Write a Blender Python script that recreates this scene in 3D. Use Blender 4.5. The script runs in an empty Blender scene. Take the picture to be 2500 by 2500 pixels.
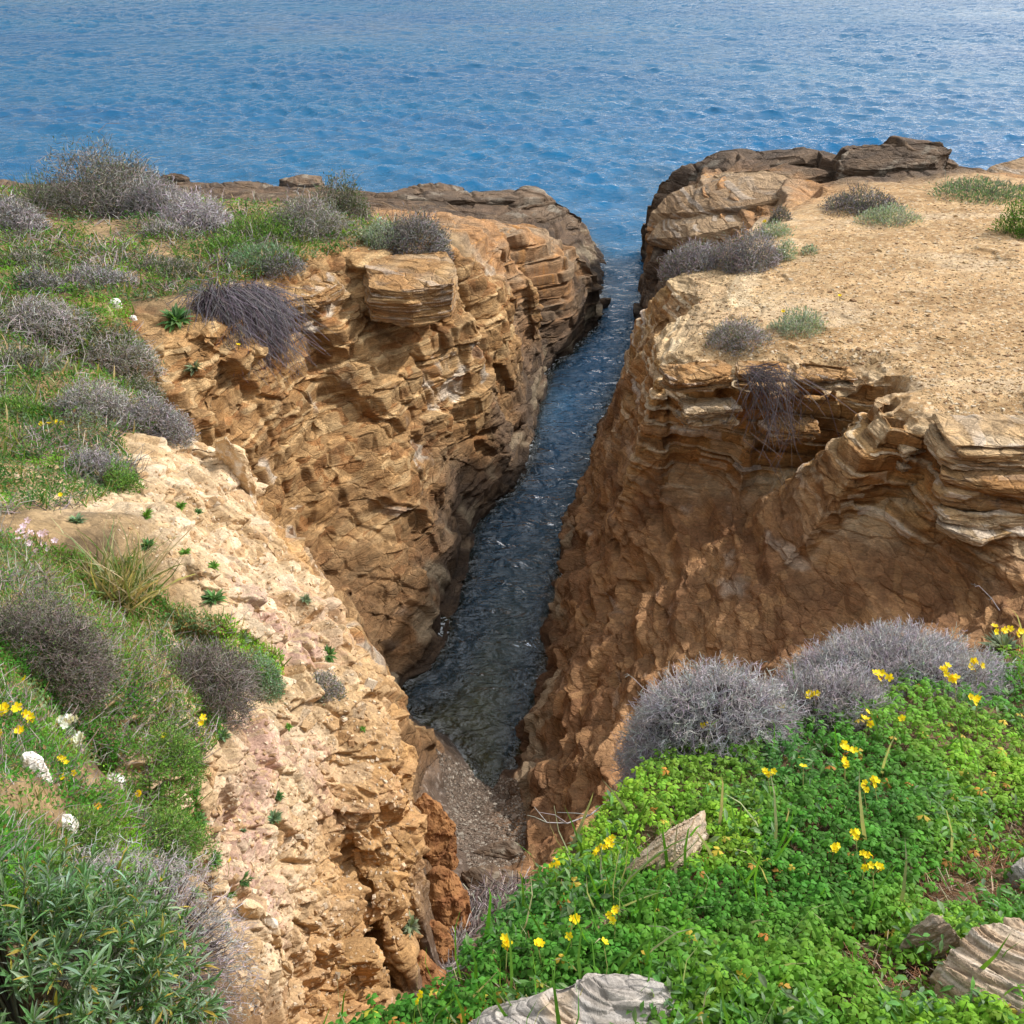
import bpy, bmesh, math, random
import numpy as np
from mathutils import Vector, Matrix
from mathutils.geometry import delaunay_2d_cdt
from mathutils.bvhtree import BVHTree

# ------------------------------------------------------------------ camera, sky, sun, exposure
SC = bpy.context.scene
COL = SC.collection
CAM_Z, PITCH, FPX = 11.0, math.radians(32.0), 2401.0     # eye height over the sea, downward tilt, focal length in photo pixels
cam_data = bpy.data.cameras.new('camera')
cam = bpy.data.objects.new('camera', cam_data)
COL.objects.link(cam)
cam.location = (0, 0, CAM_Z)
cam.rotation_euler = (math.radians(90) - PITCH, 0, 0)
cam_data.sensor_width = 36.0
cam_data.lens = 36.0 * FPX / 2500.0
cam_data.clip_start, cam_data.clip_end = 0.05, 9000.0
SC.camera = cam

SUN_AZ, SUN_EL = math.radians(66.0), math.radians(40.0)  # azimuth clockwise from +Y (the view direction)
world = bpy.data.worlds.new('World')
SC.world = world
world.use_nodes = True
wn, wl = world.node_tree.nodes, world.node_tree.links
wn.clear()
w_out = wn.new('ShaderNodeOutputWorld')
w_bg = wn.new('ShaderNodeBackground')
w_bg.inputs['Strength'].default_value = 0.07
w_sky = wn.new('ShaderNodeTexSky')
w_sky.sky_type = 'NISHITA'
w_sky.sun_disc = False
w_sky.sun_elevation = SUN_EL
w_sky.sun_rotation = SUN_AZ
w_sky.altitude = 10.0
w_sky.air_density, w_sky.dust_density, w_sky.ozone_density = 1.0, 1.2, 1.5
# thin broken cloud in the real sky dome: lifts the sky towards white in soft patches
w_tc = wn.new('ShaderNodeTexCoord')
w_map = wn.new('ShaderNodeMapping')
w_map.inputs['Scale'].default_value = (1.0, 1.0, 2.6)
w_noise = wn.new('ShaderNodeTexNoise')
w_noise.inputs['Scale'].default_value = 1.9
w_noise.inputs['Detail'].default_value = 6.0
w_noise.inputs['Roughness'].default_value = 0.55
w_ramp = wn.new('ShaderNodeValToRGB')
w_ramp.color_ramp.elements[0].position = 0.33
w_ramp.color_ramp.elements[1].position = 0.62
w_ramp.color_ramp.elements[1].color = (0.75, 0.75, 0.75, 1)
w_mix = wn.new('ShaderNodeMixRGB')
w_mix.inputs['Color2'].default_value = (13.5, 13.7, 14.0, 1)
wl.new(w_tc.outputs['Generated'], w_map.inputs['Vector'])
wl.new(w_map.outputs['Vector'], w_noise.inputs['Vector'])
wl.new(w_noise.outputs['Fac'], w_ramp.inputs['Fac'])
# the veil is brightest round the sun
w_geo = wn.new('ShaderNodeVectorMath')
w_geo.operation = 'NORMALIZE'
wl.new(w_tc.outputs['Generated'], w_geo.inputs[0])
w_dot = wn.new('ShaderNodeVectorMath')
w_dot.operation = 'DOT_PRODUCT'
w_dot.inputs[1].default_value = (math.sin(SUN_AZ) * math.cos(SUN_EL), math.cos(SUN_AZ) * math.cos(SUN_EL), math.sin(SUN_EL))
wl.new(w_geo.outputs[0], w_dot.inputs[0])
w_halo = wn.new('ShaderNodeMapRange')
w_halo.interpolation_type = 'SMOOTHSTEP'
w_halo.inputs['From Min'].default_value, w_halo.inputs['From Max'].default_value = .30, 1.0
w_halo.inputs['To Min'].default_value, w_halo.inputs['To Max'].default_value = 0.0, .9
wl.new(w_dot.outputs['Value'], w_halo.inputs['Value'])
w_glow = wn.new('ShaderNodeMixRGB')
w_glow.blend_type = 'ADD'
w_glow.inputs['Color2'].default_value = (24.0, 24.0, 24.0, 1)
wl.new(w_halo.outputs['Result'], w_glow.inputs['Fac'])
wl.new(w_ramp.outputs['Color'], w_mix.inputs['Fac'])
wl.new(w_mix.outputs['Color'], w_glow.inputs['Color1'])
wl.new(w_sky.outputs['Color'], w_mix.inputs['Color1'])
wl.new(w_glow.outputs['Color'], w_bg.inputs['Color'])
wl.new(w_bg.outputs['Background'], w_out.inputs['Surface'])

sun_data = bpy.data.lights.new('sun', 'SUN')
sun_data.energy = 5.0
sun_data.angle = math.radians(1.2)
sun_data.color = (1.0, 0.955, 0.90)
sun = bpy.data.objects.new('sun', sun_data)
COL.objects.link(sun)
SUN_DIR = Vector((math.sin(SUN_AZ) * math.cos(SUN_EL), math.cos(SUN_AZ) * math.cos(SUN_EL), math.sin(SUN_EL)))
sun.rotation_euler = SUN_DIR.to_track_quat('Z', 'Y').to_euler()
sun.location = (20, 20, 40)

SC.render.engine = 'CYCLES'
SC.view_settings.view_transform = 'Standard'
SC.view_settings.look = 'None'
SC.view_settings.exposure = -0.10
SC.view_settings.gamma = 1.0
SC.cycles.max_bounces = 6
SC.cycles.diffuse_bounces = 3
SC.cycles.glossy_bounces = 3
SC.cycles.transmission_bounces = 4
SC.cycles.transparent_max_bounces = 8
SC.cycles.use_denoising = True
try:
    SC.cycles.use_adaptive_sampling = True
    SC.cycles.adaptive_threshold = 0.02
except Exception:
    pass

rng = np.random.default_rng(7)
random.seed(7)
CP, SP = math.cos(PITCH), math.sin(PITCH)


def ray(px, py):
    """direction of the sight line through a spot measured in the photograph (2500 px square)"""
    u, v = (px - 1250.0) / FPX, (1250.0 - py) / FPX
    return Vector((u, CP + v * SP, -SP + v * CP))


def on_level(px, py, z):
    d = ray(px, py)
    t = (z - CAM_Z) / d.z
    return (d.x * t, d.y * t, z)


# ------------------------------------------------------------------ noise in numpy
def _hash(ix, iy, iz, seed):
    h = (ix.astype(np.uint32) * np.uint32(374761393) + iy.astype(np.uint32) * np.uint32(668265263)
         + iz.astype(np.uint32) * np.uint32(2246822519) + np.uint32((seed * 3266489917) & 0xFFFFFFFF))
    h ^= h >> np.uint32(15)
    h *= np.uint32(2246822507)
    h ^= h >> np.uint32(13)
    h *= np.uint32(3266489909)
    h ^= h >> np.uint32(16)
    return h


def hash01(ix, iy, iz, seed):
    return (_hash(ix, iy, iz, seed) >> np.uint32(8)).astype(np.float32) * np.float32(1.0 / 16777216.0)


def _noise_chunk(p, seed):
    f = np.floor(p)
    i = f.astype(np.int64)
    t = (p - f).astype(np.float32)
    w = t * t * t * (t * (t * 6 - 15) + 10)
    out = np.zeros(len(p), np.float32)
    for dx in (0, 1):
        wx = w[:, 0] if dx else 1 - w[:, 0]
        for dy in (0, 1):
            wy = w[:, 1] if dy else 1 - w[:, 1]
            for dz in (0, 1):
                wz = w[:, 2] if dz else 1 - w[:, 2]
                h = _hash(i[:, 0] + dx, i[:, 1] + dy, i[:, 2] + dz, seed)
                gx = (h & np.uint32(1023)).astype(np.float32) / 511.5 - 1
                gy = ((h >> np.uint32(10)) & np.uint32(1023)).astype(np.float32) / 511.5 - 1
                gz = ((h >> np.uint32(20)) & np.uint32(1023)).astype(np.float32) / 511.5 - 1
                out += wx * wy * wz * (gx * (t[:, 0] - dx) + gy * (t[:, 1] - dy) + gz * (t[:, 2] - dz))
    return out * 1.5


def noise(p, seed=0):
    """gradient noise, about -1 .. 1"""
    p = np.asarray(p, np.float32)
    out = np.empty(len(p), np.float32)
    for a in range(0, len(p), 65536):
        out[a:a + 65536] = _noise_chunk(p[a:a + 65536], seed)
    return out


def fbm(p, octaves=4, seed=0, gain=0.5, ridged=False):
    p = np.asarray(p, np.float32)
    out = np.zeros(len(p), np.float32)
    amp, tot = 1.0, 0.0
    for k in range(octaves):
        n = noise(p * (2.03 ** k) + 17.3 * k, seed + k)
        out += amp * (1 - 2 * np.abs(n) if ridged else n)
        tot += amp
        amp *= gain
    return out / tot


def _cells_chunk(p, seed):
    f = np.floor(p)
    i = f.astype(np.int64)
    n = len(p)
    d1 = np.full(n, 9e9, np.float32)
    d2 = np.full(n, 9e9, np.float32)
    c1 = np.zeros(n, np.uint32)
    c2 = np.zeros(n, np.uint32)
    o1 = np.zeros((n, 3), np.float32)
    o2 = np.zeros((n, 3), np.float32)
    for dx in (-1, 0, 1):
        for dy in (-1, 0, 1):
            for dz in (-1, 0, 1):
                a, b, c = i[:, 0] + dx, i[:, 1] + dy, i[:, 2] + dz
                h = _hash(a, b, c, seed)
                o = np.empty((n, 3), np.float32)
                o[:, 0] = p[:, 0] - (a + (h & np.uint32(1023)).astype(np.float32) / 1023 * .9 + .05)
                o[:, 1] = p[:, 1] - (b + ((h >> np.uint32(10)) & np.uint32(1023)).astype(np.float32) / 1023 * .9 + .05)
                o[:, 2] = p[:, 2] - (c + ((h >> np.uint32(20)) & np.uint32(1023)).astype(np.float32) / 1023 * .9 + .05)
                d = (o * o).sum(1)
                near = d < d1
                second = ~near & (d < d2)
                d2 = np.where(near, d1, np.where(second, d, d2))
                c2 = np.where(near, c1, np.where(second, h, c2))
                o2[near] = o1[near]
                o2[second] = o[second]
                d1 = np.where(near, d, d1)
                c1 = np.where(near, h, c1)
                o1[near] = o[near]
    return np.sqrt(d2) - np.sqrt(d1), c1, o1, c2, o2


def cells(p, seed=0):
    """cellular noise: distance to the cell border, then a random id and the offset from the centre for the nearest two cells"""
    p = np.asarray(p, np.float32)
    parts = [_cells_chunk(p[a:a + 65536], seed) for a in range(0, len(p), 65536)]
    return [np.concatenate(q) for q in zip(*parts)]


def cid01(cid, k=0):
    c = cid.astype(np.int64)
    return hash01(c & 0xFFFF, c >> 16, c * 0 + k, 99 + k)


def facet(p, seed=0, tilt=0.7, crack=0.25, soft=.16):
    """broken-stone relief, about -1 .. 1: each cell is a tilted flat face, with a notch where cells meet"""
    border, c1, o1, c2, o2 = cells(p, seed)

    def face(c, o):
        t = np.stack([cid01(c, 1) - .5, cid01(c, 2) - .5, cid01(c, 3) - .5], 1) * 2
        return (cid01(c, 4) - .5) * 1.1 + tilt * (t * o).sum(1)
    k = .5 + .5 * smooth01(border / soft, 0, 1)
    r = k * face(c1, o1) + (1 - k) * face(c2, o2)
    r -= crack * np.exp(-(border / np.maximum(0.07, .4 * soft)) ** 2)
    return r, c1


def smooth01(x, a, b):
    t = np.clip((x - a) / (b - a), 0, 1)
    return t * t * (3 - 2 * t)


# ------------------------------------------------------------------ mesh helpers
def mesh_from(name, V, F, colors=None, smooth=False, mats=(), mat_index=None, attrs=None):
    """V (n,3), F (m,3) or (m,4) arrays -> mesh; colors (n,3) albedo per vertex"""
    V = np.ascontiguousarray(V, np.float32)
    F = np.ascontiguousarray(F, np.int32)
    me = bpy.data.meshes.new(name)
    k = F.shape[1]
    me.vertices.add(len(V))
    me.vertices.foreach_set('co', V.ravel())
    me.loops.add(F.size)
    me.loops.foreach_set('vertex_index', F.ravel())
    me.polygons.add(len(F))
    me.polygons.foreach_set('loop_start', np.arange(0, F.size, k, dtype=np.int32))
    me.polygons.foreach_set('loop_total', np.full(len(F), k, np.int32))
    if mat_index is not None:
        me.polygons.foreach_set('material_index', np.ascontiguousarray(mat_index, np.int32))
    me.polygons.foreach_set('use_smooth', np.full(len(F), smooth, bool))
    me.update(calc_edges=True)
    if colors is not None:
        c = np.ones((len(V), 4), np.float32)
        c[:, :3] = np.clip(colors, 0, 1)
        at = me.color_attributes.new('albedo', 'FLOAT_COLOR', 'POINT')
        at.data.foreach_set('color', c.ravel())
    for an, av in (attrs or {}).items():
        at = me.attributes.new(an, 'FLOAT', 'POINT')
        at.data.foreach_set('value', np.ascontiguousarray(av, np.float32))
    for m in mats:
        me.materials.append(m)
    return me


def link(name, me, parent=None, **props):
    o = bpy.data.objects.new(name, me)
    COL.objects.link(o)
    if parent is not None:
        o.parent = parent
    for k, v in props.items():
        if v is not None:
            o[k] = v
    return o


def vert_normals(V, F):
    a, b, c = V[F[:, 0]], V[F[:, 1]], V[F[:, 2]]
    fn = np.cross(b - a, c - a)
    N = np.zeros_like(V)
    for k in range(3):
        for j in range(3):
            N[:, j] += np.bincount(F[:, k], fn[:, j], len(V))
    N /= np.maximum(np.linalg.norm(N, axis=1, keepdims=True), 1e-12)
    return N


def refine(V, F, target, passes=14, limit=2600000):
    """split every edge longer than target(midpoints) until none is left; V may carry extra columns"""
    for _ in range(passes):
        E = np.concatenate([F[:, [0, 1]], F[:, [1, 2]], F[:, [2, 0]]])
        E.sort(1)
        key = E[:, 0].astype(np.int64) * len(V) + E[:, 1]
        uk, inv = np.unique(key, return_inverse=True)
        ue = np.stack([uk // len(V), uk % len(V)], 1)
        A, B = V[ue[:, 0]], V[ue[:, 1]]
        ln = np.linalg.norm(A[:, :3] - B[:, :3], axis=1)
        mid = (A + B) * .5
        split = ln > target(mid)
        if not split.any() or len(F) > limit:
            break
        new_id = np.full(len(ue), -1, np.int64)
        new_id[split] = len(V) + np.arange(split.sum())
        V = np.concatenate([V, mid[split]])
        m = len(F)
        ab, bc, ca = new_id[inv[:m]], new_id[inv[m:2 * m]], new_id[inv[2 * m:]]
        code = (ab >= 0) * 1 + (bc >= 0) * 2 + (ca >= 0) * 4
        a, b, c = F[:, 0], F[:, 1], F[:, 2]
        out = [F[code == 0]]

        def tri(mask, *cols):
            out.append(np.stack([x[mask] for x in cols], 1))
        for cd, (p, q, r, pq) in ((1, (a, b, c, ab)), (2, (b, c, a, bc)), (4, (c, a, b, ca))):
            k = code == cd
            tri(k, p, pq, r)
            tri(k, pq, q, r)
        for cd, (p, q, r, pq, qr) in ((3, (a, b, c, ab, bc)), (6, (b, c, a, bc, ca)), (5, (c, a, b, ca, ab))):
            k = code == cd          # edges pq and qr split
            tri(k, pq, q, qr)
            tri(k, p, pq, qr)
            tri(k, p, qr, r)
        k = code == 7
        tri(k, a, ab, ca)
        tri(k, ab, b, bc)
        tri(k, ca, bc, c)
        tri(k, ab, bc, ca)
        F = np.concatenate(out)
    return V, F


def relax(V, F, iters, lam=0.5, cols=3):
    E = np.concatenate([F[:, [0, 1]], F[:, [1, 2]], F[:, [2, 0]], F[:, [1, 0]], F[:, [2, 1]], F[:, [0, 2]]])
    cnt = np.bincount(E[:, 0], minlength=len(V)).astype(np.float64)
    for _ in range(iters):
        for j in range(cols):
            s = np.bincount(E[:, 0], V[E[:, 1], j], len(V)) / np.maximum(cnt, 1)
            V[:, j] += lam * (s - V[:, j])
    return V


# ------------------------------------------------------------------ the lie of the land
# classes of ground: p pale broken scree, o ochre cliff, b red-brown earthy cliff, l thin-bedded lip, g gravel top,
# d dark sea-worn rock, t tan worn slab, e earth under plants, s beach, f soil of the near bank
CLS = 'poblgdtesf'
PTS = []


def S(cls, *rows):
    """spots measured as (photo x, photo y, height over the sea)"""
    for r in rows:
        PTS.append((*on_level(*r), cls))


def D(cls, *rows):
    """spots measured as (photo x, photo y, level distance from the viewer)"""
    for px, py, d in rows:
        r = ray(px, py)
        t = d / r.y
        PTS.append((r.x * t, d, CAM_Z + r.z * t, cls))


def X(cls, *rows):
    for r in rows:
        PTS.append((*r, cls))


def line(cls, rows, step, measured=True):
    """the same along a line, filled in every step metres"""
    q = [np.array(on_level(*r) if measured else r) for r in rows]
    for a, b in zip(q, q[1:]):
        n = max(1, int(round(np.linalg.norm(b - a) / step)))
        for k in range(n):
            PTS.append((*(a + (b - a) * k / n), cls))
    PTS.append((*q[-1], cls))


# near bank under the viewer
X('f', (0, -3, 9.4), (2, -3, 9.4), (-3, -3, 9.2), (5, -3, 9.4), (0, 0.2, 9.3), (1.5, 0.3, 9.35), (3.5, 0.5, 9.3), (-1.0, 0.3, 9.15), (9, -3, 9.2), (16, -3, 9.0), (7, 1.0, 9.2), (16, 3, 8.6))
RIM = [(760, 2560, 8.95), (880, 2505, 8.92), (985, 2480, 8.95), (1080, 2440, 8.97), (1108, 2385, 8.95), (1128, 2325, 8.93), (1215, 2242, 8.91), (1315, 2150, 8.88), (1430, 2010, 8.83), (1520, 1920, 8.8),
       (1575, 1850, 8.75), (1700, 1790, 8.68), (1960, 1720, 8.62), (2200, 1640, 8.56), (2460, 1585, 8.5), (2800, 1540, 8.4), (3400, 1500, 8.2)]
for r in RIM:
    S('f', r)
    x, y, z = on_level(*r)
    n = math.hypot(x, y)
    ux, uy = x / n, y / n
    X('f', (x + ux * .10, y + uy * .10, z - .22))
    X('b', (x + ux * .35, y + uy * .35, z - 1.1), (x + ux * .9, y + uy * .9, z - 2.8), (x + ux * 1.8, y + uy * 1.8, z - 4.6))
S('f', (1300, 2400, 9.12), (1200, 2380, 9.06), (1700, 2100, 8.98), (2000, 2000, 8.96), (2300, 1900, 8.9), (1500, 2300, 9.08), (1900, 2300, 9.12), (2300, 2250, 9.14),
  (2500, 2100, 9.05), (2500, 1750, 8.7), (2200, 1750, 8.75), (1800, 1900, 8.85), (2900, 1900, 8.9), (1150, 2500, 9.12), (1000, 2540, 9.05), (2450, 2480, 9.28))
X('b', (5.5, 5.2, 6.0), (7, 6.2, 5.6), (9, 7, 5.8), (13, 7.5, 6.2), (18, 8, 6.5))

# right cliff: water line, red-brown lower face
line('b', [(1280, 1795, 0.0), (1312, 1710, 0), (1332, 1560, 0), (1372, 1370, 0), (1425, 1210, 0), (1468, 1070, 0), (1492, 985, 0)], .5)
line('d', [(1492, 985, 0), (1548, 880, 0), (1562, 740, 0), (1560, 650, 0), (1572, 560, 0), (1590, 490, 0)], .5)
line('d', [(1510, 990, 0.9), (1556, 890, 1.2), (1572, 760, 1.3), (1572, 680, 1.0)], .5)
S('b', (1262, 1850, .0), (1285, 1980, .35), (1300, 2050, .9), (1285, 2130, 1.1))
S('b', (1330, 1870, 0.9), (1420, 2020, 1.4), (1450, 1800, 1.25), (1400, 1610, 1.15), (1450, 1400, 1.4), (1500, 1250, 1.9), (1525, 1110, 2.5), (1500, 1010, 2.3),
  (1600, 1250, 2.75), (1582, 1120, 2.9), (1650, 1400, 2.4), (1600, 1700, 1.9), (1700, 1600, 2.35), (1800, 1260, 2.98), (1900, 1400, 3.1), (2000, 1550, 2.9),
  (2250, 1400, 3.5), (2300, 1500, 3.3), (2500, 1440, 3.9), (2800, 1440, 4.2), (1560, 1850, 1.9), (1700, 1850, 2.2), (1420, 2200, 2.4), (1600, 2100, 2.6), (2000, 1750, 3.0), (2500, 1600, 4.0))
# under the lip, and the lip
S('l', (2290, 1290, 3.95), (2480, 1330, 4.1), (2700, 1350, 4.3))
for px, py0, py1, d in ((1622, 900, 1128, 14.2), (1690, 894, 1145, 14.05), (1750, 893, 1163, 13.9), (1825, 897, 1168, 13.77), (1900, 900, 1170, 13.65), (1975, 904, 1170, 13.57), (2050, 908, 1168, 13.48), (2120, 916, 1180, 13.4)):
    D('l', (px, py0, d), (px + 1, py0 + 18, d - .03), (px + 4, py0 + 75, d - .09), (px + 8, (py0 + py1) / 2 + 20, d - .15), (px + 14, py1, d - .24))
for px, py0, py1, d in ((2146, 965, 1200, 12.75), (2160, 1000, 1212, 12.25), (2182, 1030, 1222, 11.92), (2225, 1038, 1235, 11.8), (2262, 1042, 1246, 11.7)):
    for f_ in (0, .08, .36, .68, 1):
        D('l', (px - 26 * f_, py0 + (py1 - py0) * f_, d - .17 * f_))
line('l', [(1615, 895, 4.75), (1608, 860, 4.65), (1604, 800, 4.5)], .4)
line('l', [(2255, 1038, 5.04), (2292, 1088, 4.88), (2400, 1103, 4.92), (2510, 1104, 4.97)], .35)
S('l', (1625, 970, 4.22), (1760, 970, 4.42), (1900, 970, 4.5), (2040, 980, 4.5))
S('l', (2292, 1085, 4.85), (2400, 1100, 4.9), (2500, 1100, 4.95), (2750, 1110, 5.1),
  (2400, 1195, 4.6), (2490, 1215, 4.65), (2290, 1250, 4.2), (2480, 1290, 4.35), (2720, 1300, 4.5))
# corner going back along the cleft
S('b', (1500, 955, 3.0), (1545, 905, 3.3), (1600, 925, 4.0))
S('l', (1612, 850, 4.6), (1570, 790, 3.6), (1575, 720, 3.9), (1600, 705, 4.45), (1640, 690, 4.75), (1720, 720, 4.85), (1700, 800, 4.8), (1800, 760, 4.9))
S('l', (1560, 850, 3.2), (1720, 620, 4.75), (1840, 560, 4.85))
# gravel top
S('g', *[(px, py, 5.07 + (px - 2200) * .00035) for px in (2206, 2225, 2255, 2300, 2360, 2420, 2480) for py in (880, 900, 920, 940, 960, 980)])
S('g', (2175, 925, 5.06), (2195, 955, 5.04), (2185, 985, 4.98), (2225, 990, 5.06), (1700, 850, 4.88), (1900, 840, 5.02), (2000, 700, 5.0), (2400, 700, 5.1), (2300, 560, 5.1), (2500, 560, 5.15), (2200, 860, 5.12), (2300, 960, 5.18), (2500, 950, 5.3), (1950, 600, 4.95),
  (2800, 950, 5.4), (2800, 700, 5.3), (3400, 900, 5.6), (3400, 700, 5.5), (2000, 500, 4.95), (2150, 465, 5.0), (2350, 455, 5.08), (2520, 445, 5.1), (2900, 440, 5.2))
X('l', (9, 28.2, 1.0), (12, 28.0, 1.0), (14.5, 28.5, 1.6), (22, 28, 1.2))
X('d', (9.5, 31, -2), (13.5, 30, -2), (26, 33, -2), (26, 27, 3), (26, 18, 5.4), (26, 9, 6.4), (18, 12, 5.7), (20, 20, 5.4))
# notch behind the plants, then the sea-worn slabs
S('d', (1640, 640, 2.1), (1740, 570, 3.2), (1590, 690, 1.2), (1600, 620, 1.6))
line('d', [(1580, 475, 2.2), (1615, 436, 2.85), (1680, 398, 3.45), (1750, 370, 3.8), (1835, 355, 4.05), (1960, 362, 4.35), (2035, 372, 4.45), (2075, 346, 4.9), (2165, 330, 5.3), (2300, 336, 5.4), (2312, 385, 4.9)], .5)
line('d', [(1600, 470, 2.7), (1660, 428, 3.3), (1760, 402, 3.8), (1850, 395, 4.05), (1960, 400, 4.3), (2040, 405, 4.5), (2140, 400, 4.85), (2280, 400, 4.9)], .6)
S('t', (1590, 600, 2.4), (1585, 540, 2.9), (1600, 500, 3.25), (1720, 535, 3.7), (1640, 470, 3.6), (1800, 440, 4.2), (1900, 500, 4.3), (1960, 470, 4.5), (2000, 435, 4.6), (1700, 432, 3.8), (1900, 430, 4.35), (1690, 480, 3.85), (1760, 500, 4.0), (1840, 540, 4.1))
S('d', (2140, 430, 4.7), (2050, 435, 4.65),
  (2300, 430, 3.9))
S('d', (1585, 470, 0), (1600, 440, -.3))
X('d', (6.4, 38.5, -1.5), (8.5, 37.5, -1.5), (10.5, 34.5, -1.5), (13.2, 31.6, -1.5), (14.8, 29.5, -1))
S('t', (2372, 445, 4.2), (2420, 405, 4.55), (2500, 380, 4.8), (2640, 365, 4.9), (2480, 430, 4.7))
X('d', (15.5, 34.5, -1.5), (18, 35.5, -1.5), (22, 35, -1.5))

# near-left slope: ridge of the pale scree and the slope behind it
line('p', [(400, 1075, 6.05), (470, 1060, 5.9), (560, 1085, 5.75), (605, 1150, 5.55), (605, 1235, 5.4), (690, 1320, 5.42), (790, 1440, 5.4), (850, 1540, 5.38), (900, 1630, 5.3), (940, 1760, 5.1), (950, 1900, 4.85),
  (955, 2010, 4.6), (960, 2100, 4.4), (950, 2250, 4.15), (900, 2400, 4.1), (830, 2520, 4.3)], .35)
S('p', (700, 1500, 5.88), (600, 1700, 6.02), (800, 1900, 5.25), (650, 2100, 5.7), (800, 2250, 4.95), (560, 2300, 6.0), (700, 2480, 5.0), (480, 1800, 6.7), (500, 1400, 6.55), (500, 1200, 6.2), (420, 1200, 6.4))
S('e', (300, 1300, 6.9), (0, 2550, 8.95), (300, 2600, 8.3), (300, 1600, 7.35), (150, 1900, 8.0), (400, 2050, 7.2), (250, 2200, 7.95), (450, 2400, 6.75), (0, 2300, 8.75), (250, 2500, 8.35), (0, 1300, 7.25), (0, 1600, 7.9), (0, 1900, 8.5), (0, 2100, 8.7))
S('e', (0, 1000, 6.45), (200, 1000, 6.35), (0, 800, 5.9), (0, 600, 5.4), (0, 480, 5.0), (300, 920, 5.95), (300, 800, 5.65), (300, 600, 5.45), (500, 570, 5.25), (700, 600, 5.2), (900, 560, 5.05), (250, 480, 4.95), (700, 510, 4.9), (500, 720, 5.4), (150, 700, 5.65), (1040, 560, 4.85))
X('p', (-1.3, 1.35, 7.9), (-.75, 1.5, 7.4), (-.5, 1.9, 5.6), (-.6, 2.8, 4.6))
X('e', (-3.5, 0.3, 9.0), (-3, 3.5, 8.3), (-5, 2, 8.9), (-6, 6, 7.6), (-8, 10, 6.8), (-11, 15, 6.2), (-14, 22, 5.6), (-20, 26, 5.4), (-20, 14, 7), (-20, 4, 8.6), (-20, -3, 9.4), (-8, -3, 9.3), (-12, 6, 8))
# ochre face under the near ridge
S('o', (1035, 1785, 1.2), (1040, 1840, .8), (985, 1880, 1.3), (998, 1950, 1.3), (1002, 2050, 1.6), (1005, 2150, 2.0), (1002, 2250, 2.5), (995, 2350, 3.0), (960, 2440, 3.3), (870, 1600, 2.6), (780, 1500, 3.0), (680, 1380, 3.3), (620, 1290, 3.6))
# left cliff: top edge
line('o', [(385, 810, 5.45), (462, 850, 5.3), (560, 800, 5.3), (650, 705, 5.2), (745, 650, 5.2), (870, 605, 5.1), (1000, 600, 5.0), (1090, 590, 4.9)], .5)
S('o', (430, 900, 5.0), (480, 1010, 4.65), (480, 1150, 3.95), (540, 1000, 4.4), (640, 850, 4.5), (640, 1000, 3.8), (640, 1150, 3.0), (690, 1290, 2.2), (780, 770, 4.6), (800, 900, 3.7), (800, 1100, 2.6), (800, 1300, 1.6),
  (850, 1490, .8), (950, 1630, .2), (940, 650, 4.9), (900, 770, 4.15), (960, 790, 3.75), (1050, 770, 3.95), (950, 900, 3.4), (970, 1100, 2.3), (985, 1300, 1.2), (1040, 1480, .5), (1085, 660, 4.6), (1120, 720, 4.15), (1148, 830, 2.95), (1155, 1080, 1.3))
line('d', [(980, 1695, 0), (1088, 1590, 0), (1105, 1490, 0), (1142, 1400, 0), (1152, 1300, 0), (1180, 1255, 0), (1250, 1200, 0), (1298, 1115, 0), (1305, 1030, 0), (1345, 900, 0), (1400, 860, 0), (1462, 785, 0), (1492, 700, 0), (1490, 640, 0), (1450, 590, 0), (1425, 565, 0)], .5)
for k in range(len(PTS)):                       # the walls go on steeply under the water line
    x, y, z, c = PTS[k]
    if c in 'bd' and z == 0.0 and y < 36 and abs(x) < 7:
        side = 1 if x < -.6 + (y - 11) * .232 else -1
        X(c, (x + .13 * side, y, -.45 - .02 * y))
# promontory running out to the left of the cleft
S('o', (1215, 830, 2.75), (1240, 760, 3.1), (1240, 1000, 1.2), (1170, 640, 4.35), (1300, 700, 2.8))
S('t', (1210, 580, 4.15), (1250, 590, 3.95), (1380, 605, 2.9), (1200, 548, 3.9), (1330, 562, 3.1), (1400, 592, 2.6))
S('d', (1340, 815, 1.2), (1420, 700, 1.5), (1462, 640, 1.9), (1482, 680, .9))
S('d', (900, 492, 2.2), (1050, 492, 1.9), (1250, 482, 2.0), (1335, 492, 1.75), (1300, 472, 1.6), (1412, 525, 1.1), (1420, 560, 0), (960, 480, 1.7), (1250, 537, 1.9), (1080, 535, 2.6), (1418, 535, .3))
line('d', [(-21, 43.3, .55), (-15, 43.8, .6), (-11, 43.5, .55), (-7.5, 42.6, .6), (-5, 40.6, .8)], .8, False)
line('d', [(-21, 44.4, -.9), (-15, 44.9, -.9), (-11, 44.6, -.9), (-7, 43.6, -.9), (-4, 41.8, -1.2)], .8, False)
X('d', (-8, 36.5, 1.2), (-2, 41, -1.5), (1, 39.7, -1.5), (3, 38.2, -1.4), (-11, 32, 2.4), (-5, 30, 3.2), (-12, 38, .9), (-16, 36, 1.6), (-20, 34, 2.4), (-20, 44, -1.5))
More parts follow.
